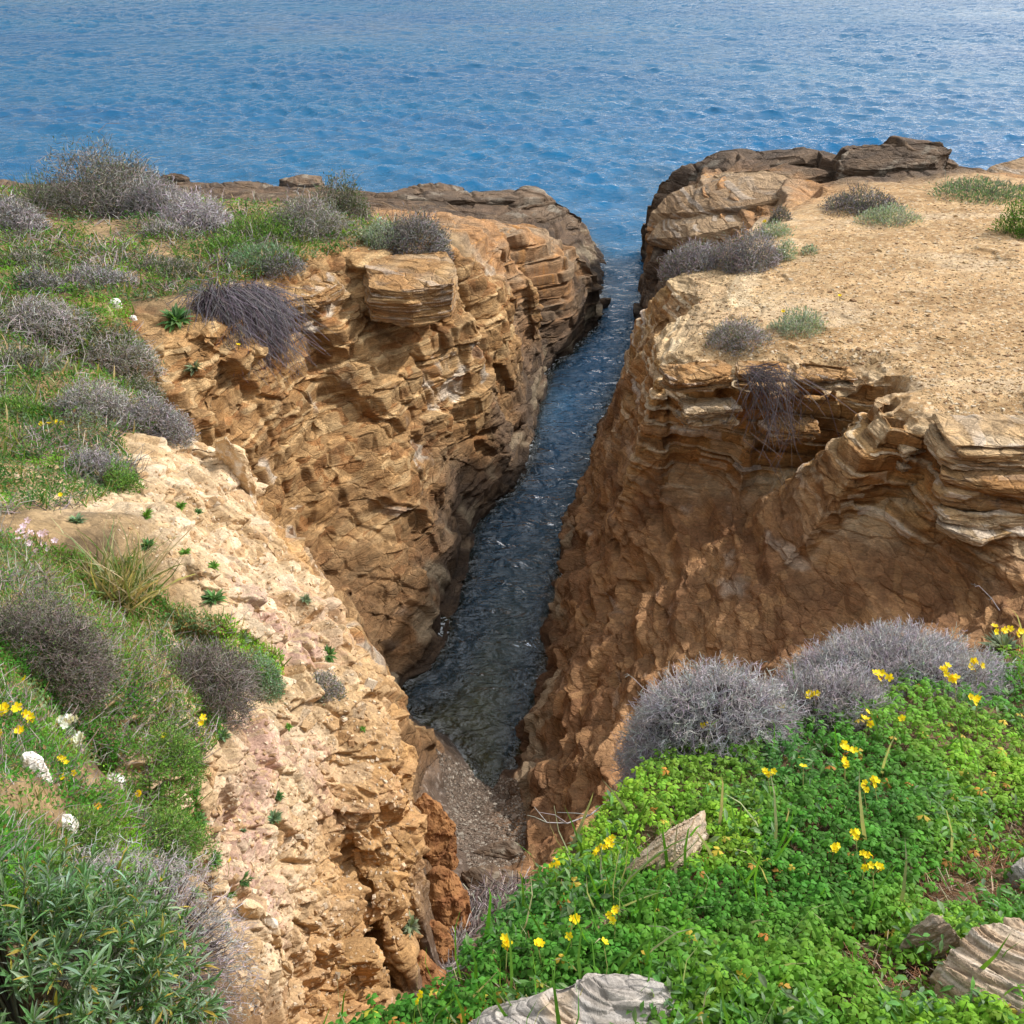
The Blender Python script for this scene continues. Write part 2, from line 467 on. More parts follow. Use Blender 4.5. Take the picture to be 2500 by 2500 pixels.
# beach, gully floor and the bed of the cleft
S('s', (1100, 1800, -.13), (1000, 1760, -.1), (1200, 1800, -.14), (1150, 1900, -.02), (1150, 1960, .16), (1200, 1930, .03), (1150, 2030, .55), (1200, 2100, 1.0), (1130, 2180, 1.35), (1080, 2280, 2.0), (1080, 2400, 2.8), (1070, 1930, .28), (1062, 2000, .75), (1075, 2100, 1.2), (1062, 2200, 1.7), (1050, 2480, 3.3))
line('s', [(-.6, 12.0, -.18), (-.2, 14, -.5), (.35, 16.4, -.9), (1.05, 20, -1.7), (1.95, 24, -2.4), (2.95, 28, -3.0), (3.75, 32, -3.2), (4.2, 37, -3.2), (4.4, 42, -3.4)], .5, False)
# sea bed
X('s', (-20, 60, -4), (0, 60, -4.5), (26, 60, -4.5), (-20, 50, -2.4), (4, 46, -3.5), (26, 45, -3.5), (-6, 47, -2.4), (12, 42, -3.2))

P3 = np.array([p[:3] for p in PTS], np.float64)
keep = [0]
for k in range(1, len(P3)):                     # drop doubled spots
    if np.min(np.hypot(P3[keep, 0] - P3[k, 0], P3[keep, 1] - P3[k, 1])) > 0.04:
        keep.append(k)
P3 = P3[keep]
PCL = [PTS[k][3] for k in keep]
vc, _e, fc, ov, _oe, _of = delaunay_2d_cdt([Vector((p[0], p[1])) for p in P3], [], [], 0, 1e-4)
T0 = np.zeros((len(P3), 3 + len(CLS)))
T0[:, :3] = P3
for k, c in enumerate(PCL):
    T0[k, 3 + CLS.index(c)] = 1
TF = np.array([[ov[i][0] for i in f] for f in fc], np.int64)
n_z = np.cross(T0[TF[:, 1], :3] - T0[TF[:, 0], :3], T0[TF[:, 2], :3] - T0[TF[:, 0], :3])[:, 2]
TF[n_z < 0] = TF[n_z < 0][:, ::-1]

CAMP = np.array([0, 0, CAM_Z])


def pix_target(px_near, px_out, lo, hi):
    """edge length that spans px_near pixels of the picture inside the frame, px_out outside it"""
    def f(m):
        d = m[:, :3] - CAMP
        depth = d[:, 1] * CP - d[:, 2] * SP
        r = np.linalg.norm(d, axis=1)
        u = np.abs(d[:, 0]) / np.maximum(depth, .05)
        v = np.abs(d[:, 1] * SP + d[:, 2] * CP) / np.maximum(depth, .05)
        inside = (depth > .1) & (u < .60) & (v < .60)
        return np.clip(np.where(inside, px_near, px_out) * r / 983.0, lo, hi)
    return f


T1, F1 = refine(T0, TF, lambda m: np.clip(np.linalg.norm(m[:, :3] - CAMP, axis=1) * .035, .10, 1.2), passes=8)
T1 = relax(T1, F1, 2, .4, cols=T1.shape[1])
# spots that no sight line reaches need less detail
_bv = BVHTree.FromPolygons(T1[:, :3].tolist(), F1.tolist())
_hid = np.zeros(len(T1))
for k_ in range(len(T1)):
    p_ = Vector(T1[k_, :3])
    d_ = p_ - Vector(CAMP)
    h_ = _bv.ray_cast(Vector(CAMP), d_.normalized())
    if h_[0] is not None and h_[3] < d_.length - .35:
        _hid[k_] = 1
T1 = np.concatenate([T1, relax(_hid[:, None].copy(), F1, 2, .6, 1)], 1)
DETAIL = 1.2
_CM = np.ones(len(CLS))
for c_, m_ in (('e', 2.2), ('f', 2.6), ('g', 1.5), ('s', 1.7), ('p', 1.05)):
    _CM[CLS.index(c_)] = m_


def ground_target(m):
    mult = np.clip(m[:, 3:3 + len(CLS)], 0, 1) @ _CM
    return np.clip(pix_target(DETAIL, 14.0, .006, .8)(m) * np.maximum(mult, 1) * (1 + 3.0 * smooth01(m[:, -1], .45, .95)), .006, .8)


T2, F2 = refine(T1, F1, ground_target, 16, 5000000)
TV = T2[:, :3].copy()
TW = np.clip(T2[:, 3:3 + len(CLS)], 0, 1).astype(np.float32)
EL = ground_target(T2).astype(np.float32)
print('terrain verts', len(TV), 'tris', len(F2))


# ------------------------------------------------------------------ rock relief and rock colour (both follow the same beds and joints)
def W(c):
    return TW[:, CLS.index(c)]


def warp_weights():
    """ragged borders between kinds of ground"""
    n1 = np.stack([fbm(TV * s + 31 * i, 3, 200 + i) for i, s in enumerate([1.1] * len(CLS))], 1)
    w = np.clip(TW + .35 * n1 * (TW > .02), 0, 1) ** 2.2
    return w / np.maximum(w.sum(1, keepdims=True), 1e-6)


TW = warp_weights().astype(np.float32)
TN = vert_normals(TV, F2).astype(np.float32)
Pw = TV.astype(np.float32)
ALB = np.zeros((len(TV), 3), np.float32)
DISP = np.zeros(len(TV), np.float32)
UPD = np.zeros(len(TV), np.float32)


def mixc(a, b, t):
    a, b = np.asarray(a, np.float32), np.asarray(b, np.float32)
    return a + (b - a) * np.asarray(t, np.float32)[:, None]


def layer_rand(z, thick, seed, p, wob=.35, patch=1.3, edge=.22):
    """one random number per bed; a bed pinches out sideways"""
    q = z / thick + wob * noise(p * .8, seed + 5)
    k = np.floor(q)
    fr = q - k
    side = p[:, 0] / patch + .3 * p[:, 1] / patch + 3 * noise(p * .5, seed + 6)

    def val(k):
        s = side + hash01(k.astype(np.int64), np.zeros(len(k), np.int64), np.zeros(len(k), np.int64), seed) * 7
        i = np.floor(s)
        g = smooth01(s - i, .85, 1.0)
        a0 = hash01(k.astype(np.int64), i.astype(np.int64), np.zeros(len(k), np.int64), seed)
        a1 = hash01(k.astype(np.int64), i.astype(np.int64) + 1, np.zeros(len(k), np.int64), seed)
        return a0 + (a1 - a0) * g
    v0 = val(k)
    return v0 + (val(k + 1) - v0) * smooth01(fr, 1 - edge, 1.0)


def bedding(p, dx, dy):
    return p[:, 2] + dx * p[:, 0] + dy * p[:, 1] + .10 * noise(p * .45, 61) + .03 * noise(p * 1.7, 62)


def fine(t):
    """fades relief that is too thin for the mesh at that distance"""
    return smooth01(t / ELsub, 1.4, 3.2)


def sf(t):
    """width of the step between two blocks, never thinner than the mesh can show"""
    return np.clip(1.1 * ELsub / t, .10, .6)


def an(p, z, a, b):
    return np.stack([p[:, 0] / a, p[:, 1] / a, z / b], 1)


def skin_o(p):
    z = bedding(p, -.10, .05)
    f1, c1 = facet(an(p, z, 1.5, .85), 11, 1.0, .5, sf(.85))
    f2, c2 = facet(an(p, z, .30, .11), 12, .8, .35, sf(.11))
    f3, _ = facet(an(p, z, .085, .03), 13, .8, .3, sf(.03))
    lay = layer_rand(z, .075, 14, p)
    f0, c0 = facet(an(p, z, 1.15, 3.2), 19, .25, .35, sf(1.15))
    fb, cb = facet(an(p, z, .55, .30), 20, .9, .4, sf(.30))
    d = .20 * f0 + .22 * f1 + .085 * fb + .03 * fine(.11) * f2 + .016 * fine(.03) * f3 + .04 * fine(.075) * (lay - .5) + .16 * fbm(p * .55, 3, 15)
    c = mixc((.42, .255, .112), (.29, .155, .058), smooth01(fbm(p * .9, 4, 16), -.25, .35))
    c = mixc(c, (.62, .43, .22), smooth01(lay, .62, .95) * .7)
    c = mixc(c, (.60, .52, .42), smooth01(cid01(c1, 7) + .35 * fbm(p * 2.2, 3, 17), .93, 1.05) * .8)
    c = mixc(c, (.27, .115, .035), smooth01(cid01(c2, 8), .72, .95) * .75)
    c = mixc(c, (.17, .092, .042), smooth01(2.5 - p[:, 2] + 1.3 * fbm(p * .7, 4, 18), .2, 2.0) * .85)  # dark wet rock low down, deepened so its colour carries shade too
    streak = smooth01(fbm(np.stack([p[:, 0] * 1.6, p[:, 1] * 1.6, p[:, 2] * .22], 1), 4, 131), .08, .38)
    c = mixc(c, (.20, .105, .045), streak * .55)
    c *= (.84 + .36 * cid01(c2, 3))[:, None] * (.86 + .28 * hash01(np.floor(z / .028), np.floor(p[:, 1] * 2.1), np.floor(p[:, 0] * 2.1), 4))[:, None]
    return d, 0, c


def skin_l(p):
    z = p[:, 2] + .02 * p[:, 0] + .04 * noise(p * .35, 63)
    f1, c1 = facet(an(p, z, 1.0, .5), 21, .5, .6, sf(.5))
    f2, c2 = facet(an(p, z, .34, .085), 22, .6, .35, sf(.085))
    lay = layer_rand(z, .11, 24, p, .12, 2.5)
    f0, c0 = facet(an(p, z, .95, 4.0), 29, .3, .45, sf(.95))
    lay2 = layer_rand(z, .055, 25, p, .15, .9)
    d = .09 * f0 + .05 * f1 + .045 * fine(.085) * f2 + .11 * (lay - .5) + .05 * fine(.055) * (lay2 - .5) + .03 * fbm(p * .6, 3, 26)
    c = mixc((.50, .30, .12), (.40, .19, .06), smooth01(fbm(p * np.array([.7, .7, 2.5], np.float32), 3, 27), -.2, .3))
    c = mixc(c, (.70, .57, .39), smooth01(lay2, .55, .9) * .75)
    c = mixc(c, (.22, .12, .05), smooth01(lay2, .22, .02) * .7)
    c = mixc(c, (.66, .60, .52), smooth01(lay, .86, .97) * .6)
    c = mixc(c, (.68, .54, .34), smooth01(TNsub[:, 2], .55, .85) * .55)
    c *= (.86 + .3 * cid01(c2, 3))[:, None]
    return d, .01 * f2, c


def skin_b(p):
    z = bedding(p, .25, -.25)
    along = np.stack([p[:, 0] * 1.5 + p[:, 2] * 1.0, p[:, 1] * .9 - p[:, 2] * .2, p[:, 2] * .35], 1)
    rib = fbm(along * .9, 3, 31, .5, True)
    f1, c1 = facet(an(p, z, .85, .5), 32, 1.0, .4, sf(.5))
    f2, c2 = facet(an(p, z, .24, .12), 33, 1.0, .4, sf(.12))
    f3, _ = facet(an(p, z, .055, .03), 34, .9, .3, sf(.03))
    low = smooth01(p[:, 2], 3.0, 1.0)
    d = (.20 + .16 * low) * (rib - .4) + (.07 + .07 * low) * f1 + .04 * fine(.12) * f2 + .010 * fine(.03) * f3 + .08 * fbm(p * .7, 3, 35)
    c = mixc((.34, .19, .09), (.23, .115, .052), smooth01(fbm(p * 1.2, 4, 36), -.3, .3))
    c = mixc(c, (.44, .25, .11), smooth01(cid01(c2, 2), .6, .95) * .55)
    c = mixc(c, (.46, .36, .27), smooth01(fbm(p * np.array([1.2, 1.2, 3.0], np.float32), 4, 37), .22, .5) * .7)
    c = mixc(c, (.13, .066, .033), smooth01(1.6 - p[:, 2] + .8 * fbm(p * .9, 3, 38), .1, 1.5) * .7)  # wet brown foot, darkened further with shade put into the colour
    c *= (.8 + .4 * cid01(c2, 5))[:, None]
    return d, 0, c


def skin_t(p):
    z = bedding(p, .10, -.03)
    f1, c1 = facet(an(p, z, 1.9, .36), 41, .35, .5, sf(.36))
    f2, c2 = facet(an(p, z, .55, .09), 42, .5, .3, sf(.09))
    lay = layer_rand(z, .13, 43, p, .3, 3.0)
    d = .14 * f1 + .035 * fine(.09) * f2 + .17 * (lay - .5) + .10 * fbm(p * .5, 3, 44)
    c = mixc((.40, .215, .095), (.33, .23, .14), smooth01(fbm(p * np.array([.6, .6, 2], np.float32), 4, 45), -.15, .3))
    vein = smooth01(np.abs(noise(p * 1.1 + 2 * noise(p * .7, 3)[:, None], 46)), .06, .0)
    c = mixc(c, (.52, .24, .06), vein * .6)
    c = mixc(c, (.17, .10, .05), smooth01(lay, .2, .0) * .5)
    c *= (.86 + .28 * cid01(c2, 3))[:, None]
    return d, .03 * f1, c


def skin_d(p):
    z = bedding(p, .12, -.05)
    f1, c1 = facet(an(p, z, 1.5, .34), 51, .45, .5, sf(.34))
    f2, c2 = facet(an(p, z, .42, .10), 52, .7, .4, sf(.10))
    f3, _ = facet(an(p, z, .13, .045), 53, .7, .3, sf(.045))
    lay = layer_rand(z, .12, 54, p, .3, 2.0)
    d = .17 * f1 + .055 * fine(.10) * f2 + .018 * fine(.045) * f3 + .10 * (lay - .5) + .10 * fbm(p * .6, 3, 55)
    c = mixc((.135, .088, .056), (.085, .060, .042), smooth01(fbm(p * 1.3, 4, 56), -.3, .3))
    c = mixc(c, (.20, .13, .075), smooth01(cid01(c2, 2), .7, .95) * .6)
    return d, .03 * f1, c


def skin_p(p):
    z = bedding(p, .3, .1)
    f1, c1 = facet(an(p, z, .42, .26), 71, .9, .45, sf(.24))
    f2, c2 = facet(an(p, z, .15, .09), 72, .9, .45, sf(.075))
    f3, c3 = facet(an(p, z, .045, .028), 73, 1.0, .4, sf(.028))
    low = smooth01(p[:, 2], 5.8, 4.5)
    flute = fbm(np.stack([p[:, 0] * 2.6, p[:, 1] * 2.6, p[:, 2] * .35], 1), 3, 74, .5, True)
    big = smooth01(fbm(p * .8, 3, 75), -.2, .3)
    d = (.11 + .10 * big) * f1 + (.04 + .035 * big) * f2 + .012 * fine(.028) * f3 + .07 * fbm(p * .9, 3, 76) + .24 * low * (flute - .45)
    c = mixc((.54, .405, .255), (.43, .295, .16), smooth01(fbm(p * 1.1, 4, 77), -.3, .3))
    c = mixc(c, (.64, .51, .36), smooth01(cid01(c2, 2), .6, .95) * .6)
    c = mixc(c, (.36, .20, .08), smooth01(cid01(c2, 6), .75, .97) * .6)
    pink = smooth01(fbm(p * np.array([1.3, 1.3, .7], np.float32), 4, 78), -.08, .22) * smooth01(p[:, 1], 7.6, 6.4) * smooth01(p[:, 2], 6.6, 6.0) * smooth01(p[:, 0], -3.0, -2.2)
    c = mixc(c, (.40, .245, .20), pink * smooth01(cid01(c3, 2), .15, .5) * .75)
    c = mixc(c, (.40, .225, .085), low * .85)
    c *= (.86 + .28 * cid01(c3, 4))[:, None]
    return d, 0, c


def skin_g(p):
    z = bedding(p, .03, .01)
    f1, c1 = facet(an(p, z, .11, .05), 81, .9, .2, sf(.05))
    f2, c2 = facet(an(p, z, .05, .03), 82, .9, .2, sf(.03))
    lay = layer_rand(z, .05, 83, p, .5, 3.0)
    ledge = smooth01(fbm(p * np.array([.35, .8, 1], np.float32), 3, 84), .0, .25)
    u = .010 * fine(.05) * f1 + .006 * fine(.03) * f2 + .06 * ledge * (lay - .5) + .06 * fbm(p * .35, 3, 85)
    c = mixc((.46, .295, .145), (.34, .205, .09), smooth01(fbm(p * np.array([.35, 1.1, 1], np.float32), 4, 86), -.15, .22))
    c = mixc(c, (.49, .37, .235), smooth01(fbm(p * np.array([.3, .9, 1], np.float32) + 40, 4, 87), .08, .3) * .7)
    c = mixc(c, (.62, .50, .34), smooth01(cid01(c2, 2), .86, .95) * .7)
    c = mixc(c, (.54, .38, .20), smooth01(cid01(c1, 2), .6, .8) * .5)
    c = mixc(c, (.22, .13, .055), smooth01(cid01(c2, 5), .88, .96) * .7)
    return 0, u, c


def skin_e(p):
    f2, c2 = facet(p / np.array([.12, .12, .08], np.float32), 91, .9, .3)
    u = .10 * fbm(p * .8, 3, 92) + .012 * f2
    c = mixc((.30, .205, .105), (.14, .095, .05), smooth01(fbm(p * 1.2, 4, 93), -.2, .25))
    c *= (.8 + .4 * cid01(c2, 2))[:, None]
    return 0, u, c


def skin_s(p):
    f1, c1 = facet(p / np.array([.16, .16, .12], np.float32), 95, .9, .3)
    f2, c2 = facet(p / np.array([.05, .05, .04], np.float32), 96, .9, .3)
    u = .016 * f1 + .008 * f2 + .05 * fbm(p * .8, 3, 97)
    c = mixc((.15, .108, .08), (.10, .07, .05), smooth01(fbm(p * 1.4, 3, 98), -.3, .3))
    c = mixc(c, (.34, .28, .23), smooth01(cid01(c2, 2), .9, .97) * .6)
    c = mixc(c, (.30, .235, .13), smooth01(p[:, 2], -.05, -.3))
    return 0, u, c


def skin_f(p):
    f2, c2 = facet(p / np.array([.05, .05, .04], np.float32), 99, .9, .3)
    u = .05 * fbm(p * 1.1, 3, 101) + .008 * f2
    c = mixc((.12, .075, .042), (.20, .125, .065), smooth01(fbm(p * 3, 4, 102), -.1, .3))
    c *= (.7 + .6 * cid01(c2, 2))[:, None]
    return 0, u, c


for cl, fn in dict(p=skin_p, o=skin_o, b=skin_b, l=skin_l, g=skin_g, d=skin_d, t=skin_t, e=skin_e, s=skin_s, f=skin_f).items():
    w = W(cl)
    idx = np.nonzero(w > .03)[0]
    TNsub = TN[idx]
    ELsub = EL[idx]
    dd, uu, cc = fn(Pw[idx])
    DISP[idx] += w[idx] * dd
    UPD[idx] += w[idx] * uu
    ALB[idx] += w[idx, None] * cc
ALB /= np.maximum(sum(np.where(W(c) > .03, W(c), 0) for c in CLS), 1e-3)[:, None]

# beds weather into steps: flat treads and steep risers
for c_, th_, mx_, dx_, dy_ in (('o', .46, .42, -.06, .03), ('l', .24, .80, .02, -.02), ('t', .36, .85, .07, -.02), ('d', .40, .85, .08, -.04), ('b', .50, .40, .2, -.2)):
    idx = np.nonzero(W(c_) > .03)[0]
    p = Pw[idx]
    zb = p[:, 2] + dx_ * p[:, 0] + dy_ * p[:, 1] + .10 * noise(p * .55, 121)
    zw = (zb + .45 * th_ * noise(np.stack([zb / th_ * .6, zb * 0, zb * 0], 1), 122)) / th_
    k_ = np.floor(zw)
    r_ = np.clip(1.2 * EL[idx] / th_, .22, .8)
    st = k_ + smooth01((zw - k_ - (1 - r_)) / r_, 0, 1) + .35
    part = smooth01(noise(p * .6 + 9, 123), -.35, .1)
    if c_ == 'l':
        part = part * (1 - smooth01(TN[idx, 2], .6, .9))
    UPD[idx] += W(c_)[idx] * mx_ * part * np.clip(st - zw, -.7, .7) * th_
ND = TN.copy()
ND[:, 2] *= .45                                            # beds step out sideways more than upwards
for c_ in 'obldtp':                                        # relief goes in and out about the measured surface
    k_ = W(c_) > .5
    DISP[k_] -= DISP[k_].mean()
TV = TV + ND * DISP[:, None] + np.array([0, 0, 1.0]) * UPD[:, None]

TV = relax(TV, F2, 1, .25)

# wet foot of the cliffs, a paler crust of shells and salt above it
rocky = 1 - W('s') - W('f')
hz = TV[:, 2] + .25 * fbm(Pw * 1.6, 3, 110)
crust = smooth01(hz, .15, .3) * smooth01(hz, .75, .5) * smooth01(fbm(Pw * 1.1, 3, 111), -.05, .2) * rocky
ALB = mixc(ALB, (.36, .29, .19), crust * .6)
wet = smooth01(hz, .30, .10)
ALB *= (1 - .55 * wet * rocky)[:, None]
ALB *= (1 - .35 * smooth01(hz, .75, .2) * W('s'))[:, None]

# cut the one sheet into named stretches of ground
fcen = TV[F2].mean(1)
fw = TW[F2].mean(1)
top = np.array(list(CLS))[fw.argmax(1)]
xc = -.6 + (fcen[:, 1] - 11) * .232
left = fcen[:, 0] < np.where(fcen[:, 1] < 11, -.6 + .0 * fcen[:, 1], xc)
dist = np.linalg.norm(fcen[:, :2], axis=1)
zone = np.full(len(F2), 0)
zone[np.isin(top, list('odtlb')) & left] = 1        # cliff left
zone[np.isin(top, list('pe')) & left] = 2           # slope left
zone[np.isin(top, list('bldtope')) & ~left] = 3     # cliff right
zone[top == 'g'] = 4
zone[(top == 's') & (fcen[:, 2] > -.06)] = 5
zone[(top == 's') & (fcen[:, 2] <= -.06)] = 6
zone[(top == 'f') | ((dist < 3.3) & (top == 'b'))] = 0
ZONES = ['foreground_bank', 'left_cliff', 'left_slope', 'right_cliff', 'gravel_terrain', 'beach', 'sea_bed']


def new_mat(name):
    m = bpy.data.materials.new(name)
    m.use_nodes = True
    nt = m.node_tree
    b = nt.nodes['Principled BSDF']
    return m, nt, nt.nodes, nt.links, b


def rock_material(name, layered=1.0, rough=.9, bump=.8, scale=1.0, blocks=True, crack=1.0):
    m, nt, n, l, b = new_mat(name)

    def node(kind, **kw):
        t = n.new(kind)
        for k, v in kw.items():
            if hasattr(t, k):
                setattr(t, k, v)
            else:
                t.inputs[k.replace('_', ' ')].default_value = v
        return t

    def math_(op, a, bb, cc=None):
        t = n.new('ShaderNodeMath')
        t.operation = op
        for k, v in enumerate((a, bb, cc)):
            if v is None:
                continue
            if isinstance(v, (int, float)):
                t.inputs[k].default_value = v
            else:
                l.new(v, t.inputs[k])
        return t.outputs[0]

    def remap(v, a0, a1, b0, b1):
        t = n.new('ShaderNodeMapRange')
        for k, x in zip(('From Min', 'From Max', 'To Min', 'To Max'), (a0, a1, b0, b1)):
            t.inputs[k].default_value = x
        l.new(v, t.inputs['Value'])
        return t.outputs['Result']
    vc_ = node('ShaderNodeVertexColor', layer_name='albedo')
    tc = n.new('ShaderNodeTexCoord')
    # beds run a little wavy
    wv = node('ShaderNodeTexNoise', Scale=.9 * scale, Detail=2.0)
    l.new(tc.outputs['Object'], wv.inputs['Vector'])
    off = n.new('ShaderNodeVectorMath')
    off.operation = 'MULTIPLY_ADD'
    l.new(wv.outputs['Color'], off.inputs[0])
    off.inputs[1].default_value = (.10 / scale, .10 / scale, .05 / scale)
    l.new(tc.outputs['Object'], off.inputs[2])

    def mapped(sx, sz, rot=(0, 0, 0)):
        mp = n.new('ShaderNodeMapping')
        mp.inputs['Scale'].default_value = (sx, sx, sz)
        mp.inputs['Rotation'].default_value = rot
        l.new(off.outputs[0], mp.inputs['Vector'])
        return mp.outputs['Vector']
    grain = node('ShaderNodeTexNoise', Scale=24 * scale, Detail=8.0, Roughness=.7)
    l.new(mapped(1, 1 + 2.5 * layered), grain.inputs['Vector'])
    lam = node('ShaderNodeTexNoise', Scale=5.0 * scale, Detail=6.0, Roughness=.72)
    l.new(mapped(.55, 1 + 9.0 * layered, (.05, .03, 0)), lam.inputs['Vector'])
    col = math_('MULTIPLY', remap(grain.outputs['Fac'], .3, .7, .66, 1.32), remap(lam.outputs['Fac'], .3, .7, 1 - .22 * layered, 1 + .22 * layered))
    h = math_('MULTIPLY_ADD', grain.outputs['Fac'], .028 / scale, math_('MULTIPLY', lam.outputs['Fac'], (.085 * layered) / scale))
    if blocks:
        for sc, sz, amt, tilt in ((3.2, 2.6, .030, .028), (9.0, 2.4, .011, .012)):
            vec = mapped(1, 1 + (sz - 1) * layered)
            ve = node('ShaderNodeTexVoronoi', feature='DISTANCE_TO_EDGE', Scale=sc * scale)
            l.new(vec, ve.inputs['Vector'])
            vf = node('ShaderNodeTexVoronoi', feature='F1', Scale=sc * scale)
            l.new(vec, vf.inputs['Vector'])
            sep = n.new('ShaderNodeSeparateColor')
            l.new(vf.outputs['Color'], sep.inputs['Color'])
            notch = remap(ve.outputs['Distance'], .0, .07, -1, 0)
            patchy = remap(wv.outputs['Fac'], .40, .58, .1, crack)
            h = math_('ADD', h, math_('MULTIPLY', math_('MULTIPLY', notch, patchy), amt / scale))
            h = math_('ADD', h, math_('MULTIPLY', sep.outputs['Red'], tilt / scale))
            col = math_('MULTIPLY', col, remap(sep.outputs['Green'], 0, 1, .86, 1.14))
    mul = n.new('ShaderNodeMixRGB')
    mul.blend_type = 'MULTIPLY'
    mul.inputs['Fac'].default_value = 1
    l.new(vc_.outputs['Color'], mul.inputs['Color1'])
    l.new(col, mul.inputs['Color2'])
    l.new(mul.outputs['Color'], b.inputs['Base Color'])
    bp = n.new('ShaderNodeBump')
    bp.inputs['Strength'].default_value = bump
    bp.inputs['Distance'].default_value = 1.0
    l.new(h, bp.inputs['Height'])
    l.new(bp.outputs['Normal'], b.inputs['Normal'])
    b.inputs['Roughness'].default_value = rough
    b.inputs['Specular IOR Level'].default_value = .25
    return m


M_ROCK = rock_material('bedded_rock', 1.0)
M_SOIL = rock_material('stony_soil', 0.25, bump=.7, scale=1.6, crack=.35)
M_BEACH = rock_material('wet_shingle', 0.0, .32, scale=2.0, crack=.3)
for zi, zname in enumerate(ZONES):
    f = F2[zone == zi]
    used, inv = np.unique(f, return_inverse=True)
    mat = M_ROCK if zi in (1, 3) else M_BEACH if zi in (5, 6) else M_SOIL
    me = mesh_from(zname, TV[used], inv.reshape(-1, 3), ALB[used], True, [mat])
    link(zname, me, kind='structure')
BVH = BVHTree.FromPolygons(T1[:, :3].tolist(), F1.tolist())


# ------------------------------------------------------------------ the sea
def build_sea():
    ys = [9.0]
    while ys[-1] < 420:
        ys.append(ys[-1] + (.12 if ys[-1] < 55 else .12 * (ys[-1] / 55) ** 1.5))
    ys = np.array(ys + list(420 * 1.12 ** np.arange(1, 26)))
    us = np.linspace(-1, 1, 700)
    half = np.maximum(20.0, ys * .66)
    Xg = us[None, :] * half[:, None] + 2.0
    Yg = np.repeat(ys[:, None], len(us), 1)
    V = np.stack([Xg.ravel(), Yg.ravel(), np.zeros(Xg.size)], 1)
    open_sea = smooth01(V[:, 1] + .3 * np.abs(V[:, 0] - 2), 24, 34)
    far = smooth01(V[:, 1], 400, 150)
    gust = np.clip(.8 + 1.1 * fbm(V * np.array([.022, .045, 0]), 3, 301), .25, 1.6)
    wr = np.random.default_rng(305)
    H, DX, DY = np.zeros(len(V)), np.zeros(len(V)), np.zeros(len(V))
    x0, y0 = V[:, 0].copy(), V[:, 1].copy()
    nw = 130
    for k in range(nw):
        lam = min(6.0, max(.3, math.exp(wr.normal(math.log(.72), .85))))
        ang = math.radians(-100) + wr.normal() * .55
        kx, ky = 2 * math.pi / lam * math.cos(ang), 2 * math.pi / lam * math.sin(ang)
        sl = .37 * math.sqrt(2.0 / nw) * (1.15 if lam > 1 else .9)
        amp = sl * lam / (2 * math.pi)
        calm = (.62 if lam < .9 else .22 if lam < 1.6 else .05)
        w = (calm + (1 - calm) * open_sea) * (gust if lam < 3 else 1.0)
        # waves that the grid can no longer carry fade out
        dy = np.where(y0 < 55, .12, .12 * (np.maximum(y0, 55) / 55) ** 1.5)
        w = w * smooth01(lam / np.abs(math.sin(ang)) / dy, 2.2, 4.0)
        ph = kx * x0 + ky * y0 + wr.random() * 6.283
        H += w * amp * np.sin(ph)
        DX += w * amp * .8 * math.cos(ang) * np.cos(ph)
        DY += w * amp * .8 * math.sin(ang) * np.cos(ph)
    V[:, 2] = far * H
    V[:, 0] += far * DX
    V[:, 1] += far * DY
    r, c = Xg.shape
    i = np.arange(r * c).reshape(r, c)
    F = np.stack([i[:-1, :-1].ravel(), i[:-1, 1:].ravel(), i[1:, 1:].ravel(), i[1:, :-1].ravel()], 1)
    depth = np.full(len(V), 4.0)
    for k in np.nonzero((V[:, 1] < 50) & (np.abs(V[:, 0]) < 20))[0]:
        h = BVH.ray_cast(Vector((V[k, 0], V[k, 1], 20)), Vector((0, 0, -1)))
        if h[0] is not None:
            depth[k] = -h[0].z
    clear = np.exp(-np.clip(depth, 0, 9) / 1.0)
    clear = clear * (1 - .85 * open_sea)
    m, nt, n, l, b = new_mat('sea_water')
    n.remove(b)
    out = n['Material Output']
    geo = n.new('ShaderNodeNewGeometry')

    def nz(scale, sc, det, rough=.55, rot=0.0, dist=0.0):
        mp = n.new('ShaderNodeMapping')
        mp.inputs['Scale'].default_value = sc
        mp.inputs['Rotation'].default_value = (0, 0, rot)
        l.new(geo.outputs['Position'], mp.inputs['Vector'])
        t = n.new('ShaderNodeTexNoise')
        t.inputs['Scale'].default_value = scale
        t.inputs['Detail'].default_value = det
        t.inputs['Roughness'].default_value = rough
        t.inputs['Distortion'].default_value = dist
        l.new(mp.outputs['Vector'], t.inputs['Vector'])
        return t

    def math_(op, a, bb, cc=None):
        t = n.new('ShaderNodeMath')
        t.operation = op
        for k, v in enumerate((a, bb, cc)):
            if v is None:
                continue
            if isinstance(v, (int, float)):
                t.inputs[k].default_value = v
            else:
                l.new(v, t.inputs[k])
        return t.outputs[0]
    w2 = nz(1.7, (.5, 1.4, 1), 3, .6, -.15, .6)
    w3 = nz(6.0, (.7, 1.25, 1), 3, .6, .1, .3)
    gust = nz(.035, (.6, 1.5, 1), 3)
    at1 = n.new('ShaderNodeAttribute')
    at1.attribute_name = 'open'
    w4 = nz(2.6, (.75, 1.25, 1), 3, .5, .35, .8)
    ripple = math_('MULTIPLY', w4.outputs['Fac'], math_('MULTIPLY_ADD', at1.outputs['Fac'], -.45, .45))
    h = math_('ADD', ripple, math_('ADD', math_('MULTIPLY', w2.outputs['Fac'], .20), math_('MULTIPLY', w3.outputs['Fac'], .09)))
    bp = n.new('ShaderNodeBump')
    bp.inputs['Distance'].default_value = 1.0
    l.new(h, bp.inputs['Height'])
    gs = n.new('ShaderNodeMapRange')
    gs.inputs['From Min'].default_value, gs.inputs['From Max'].default_value = .38, .62
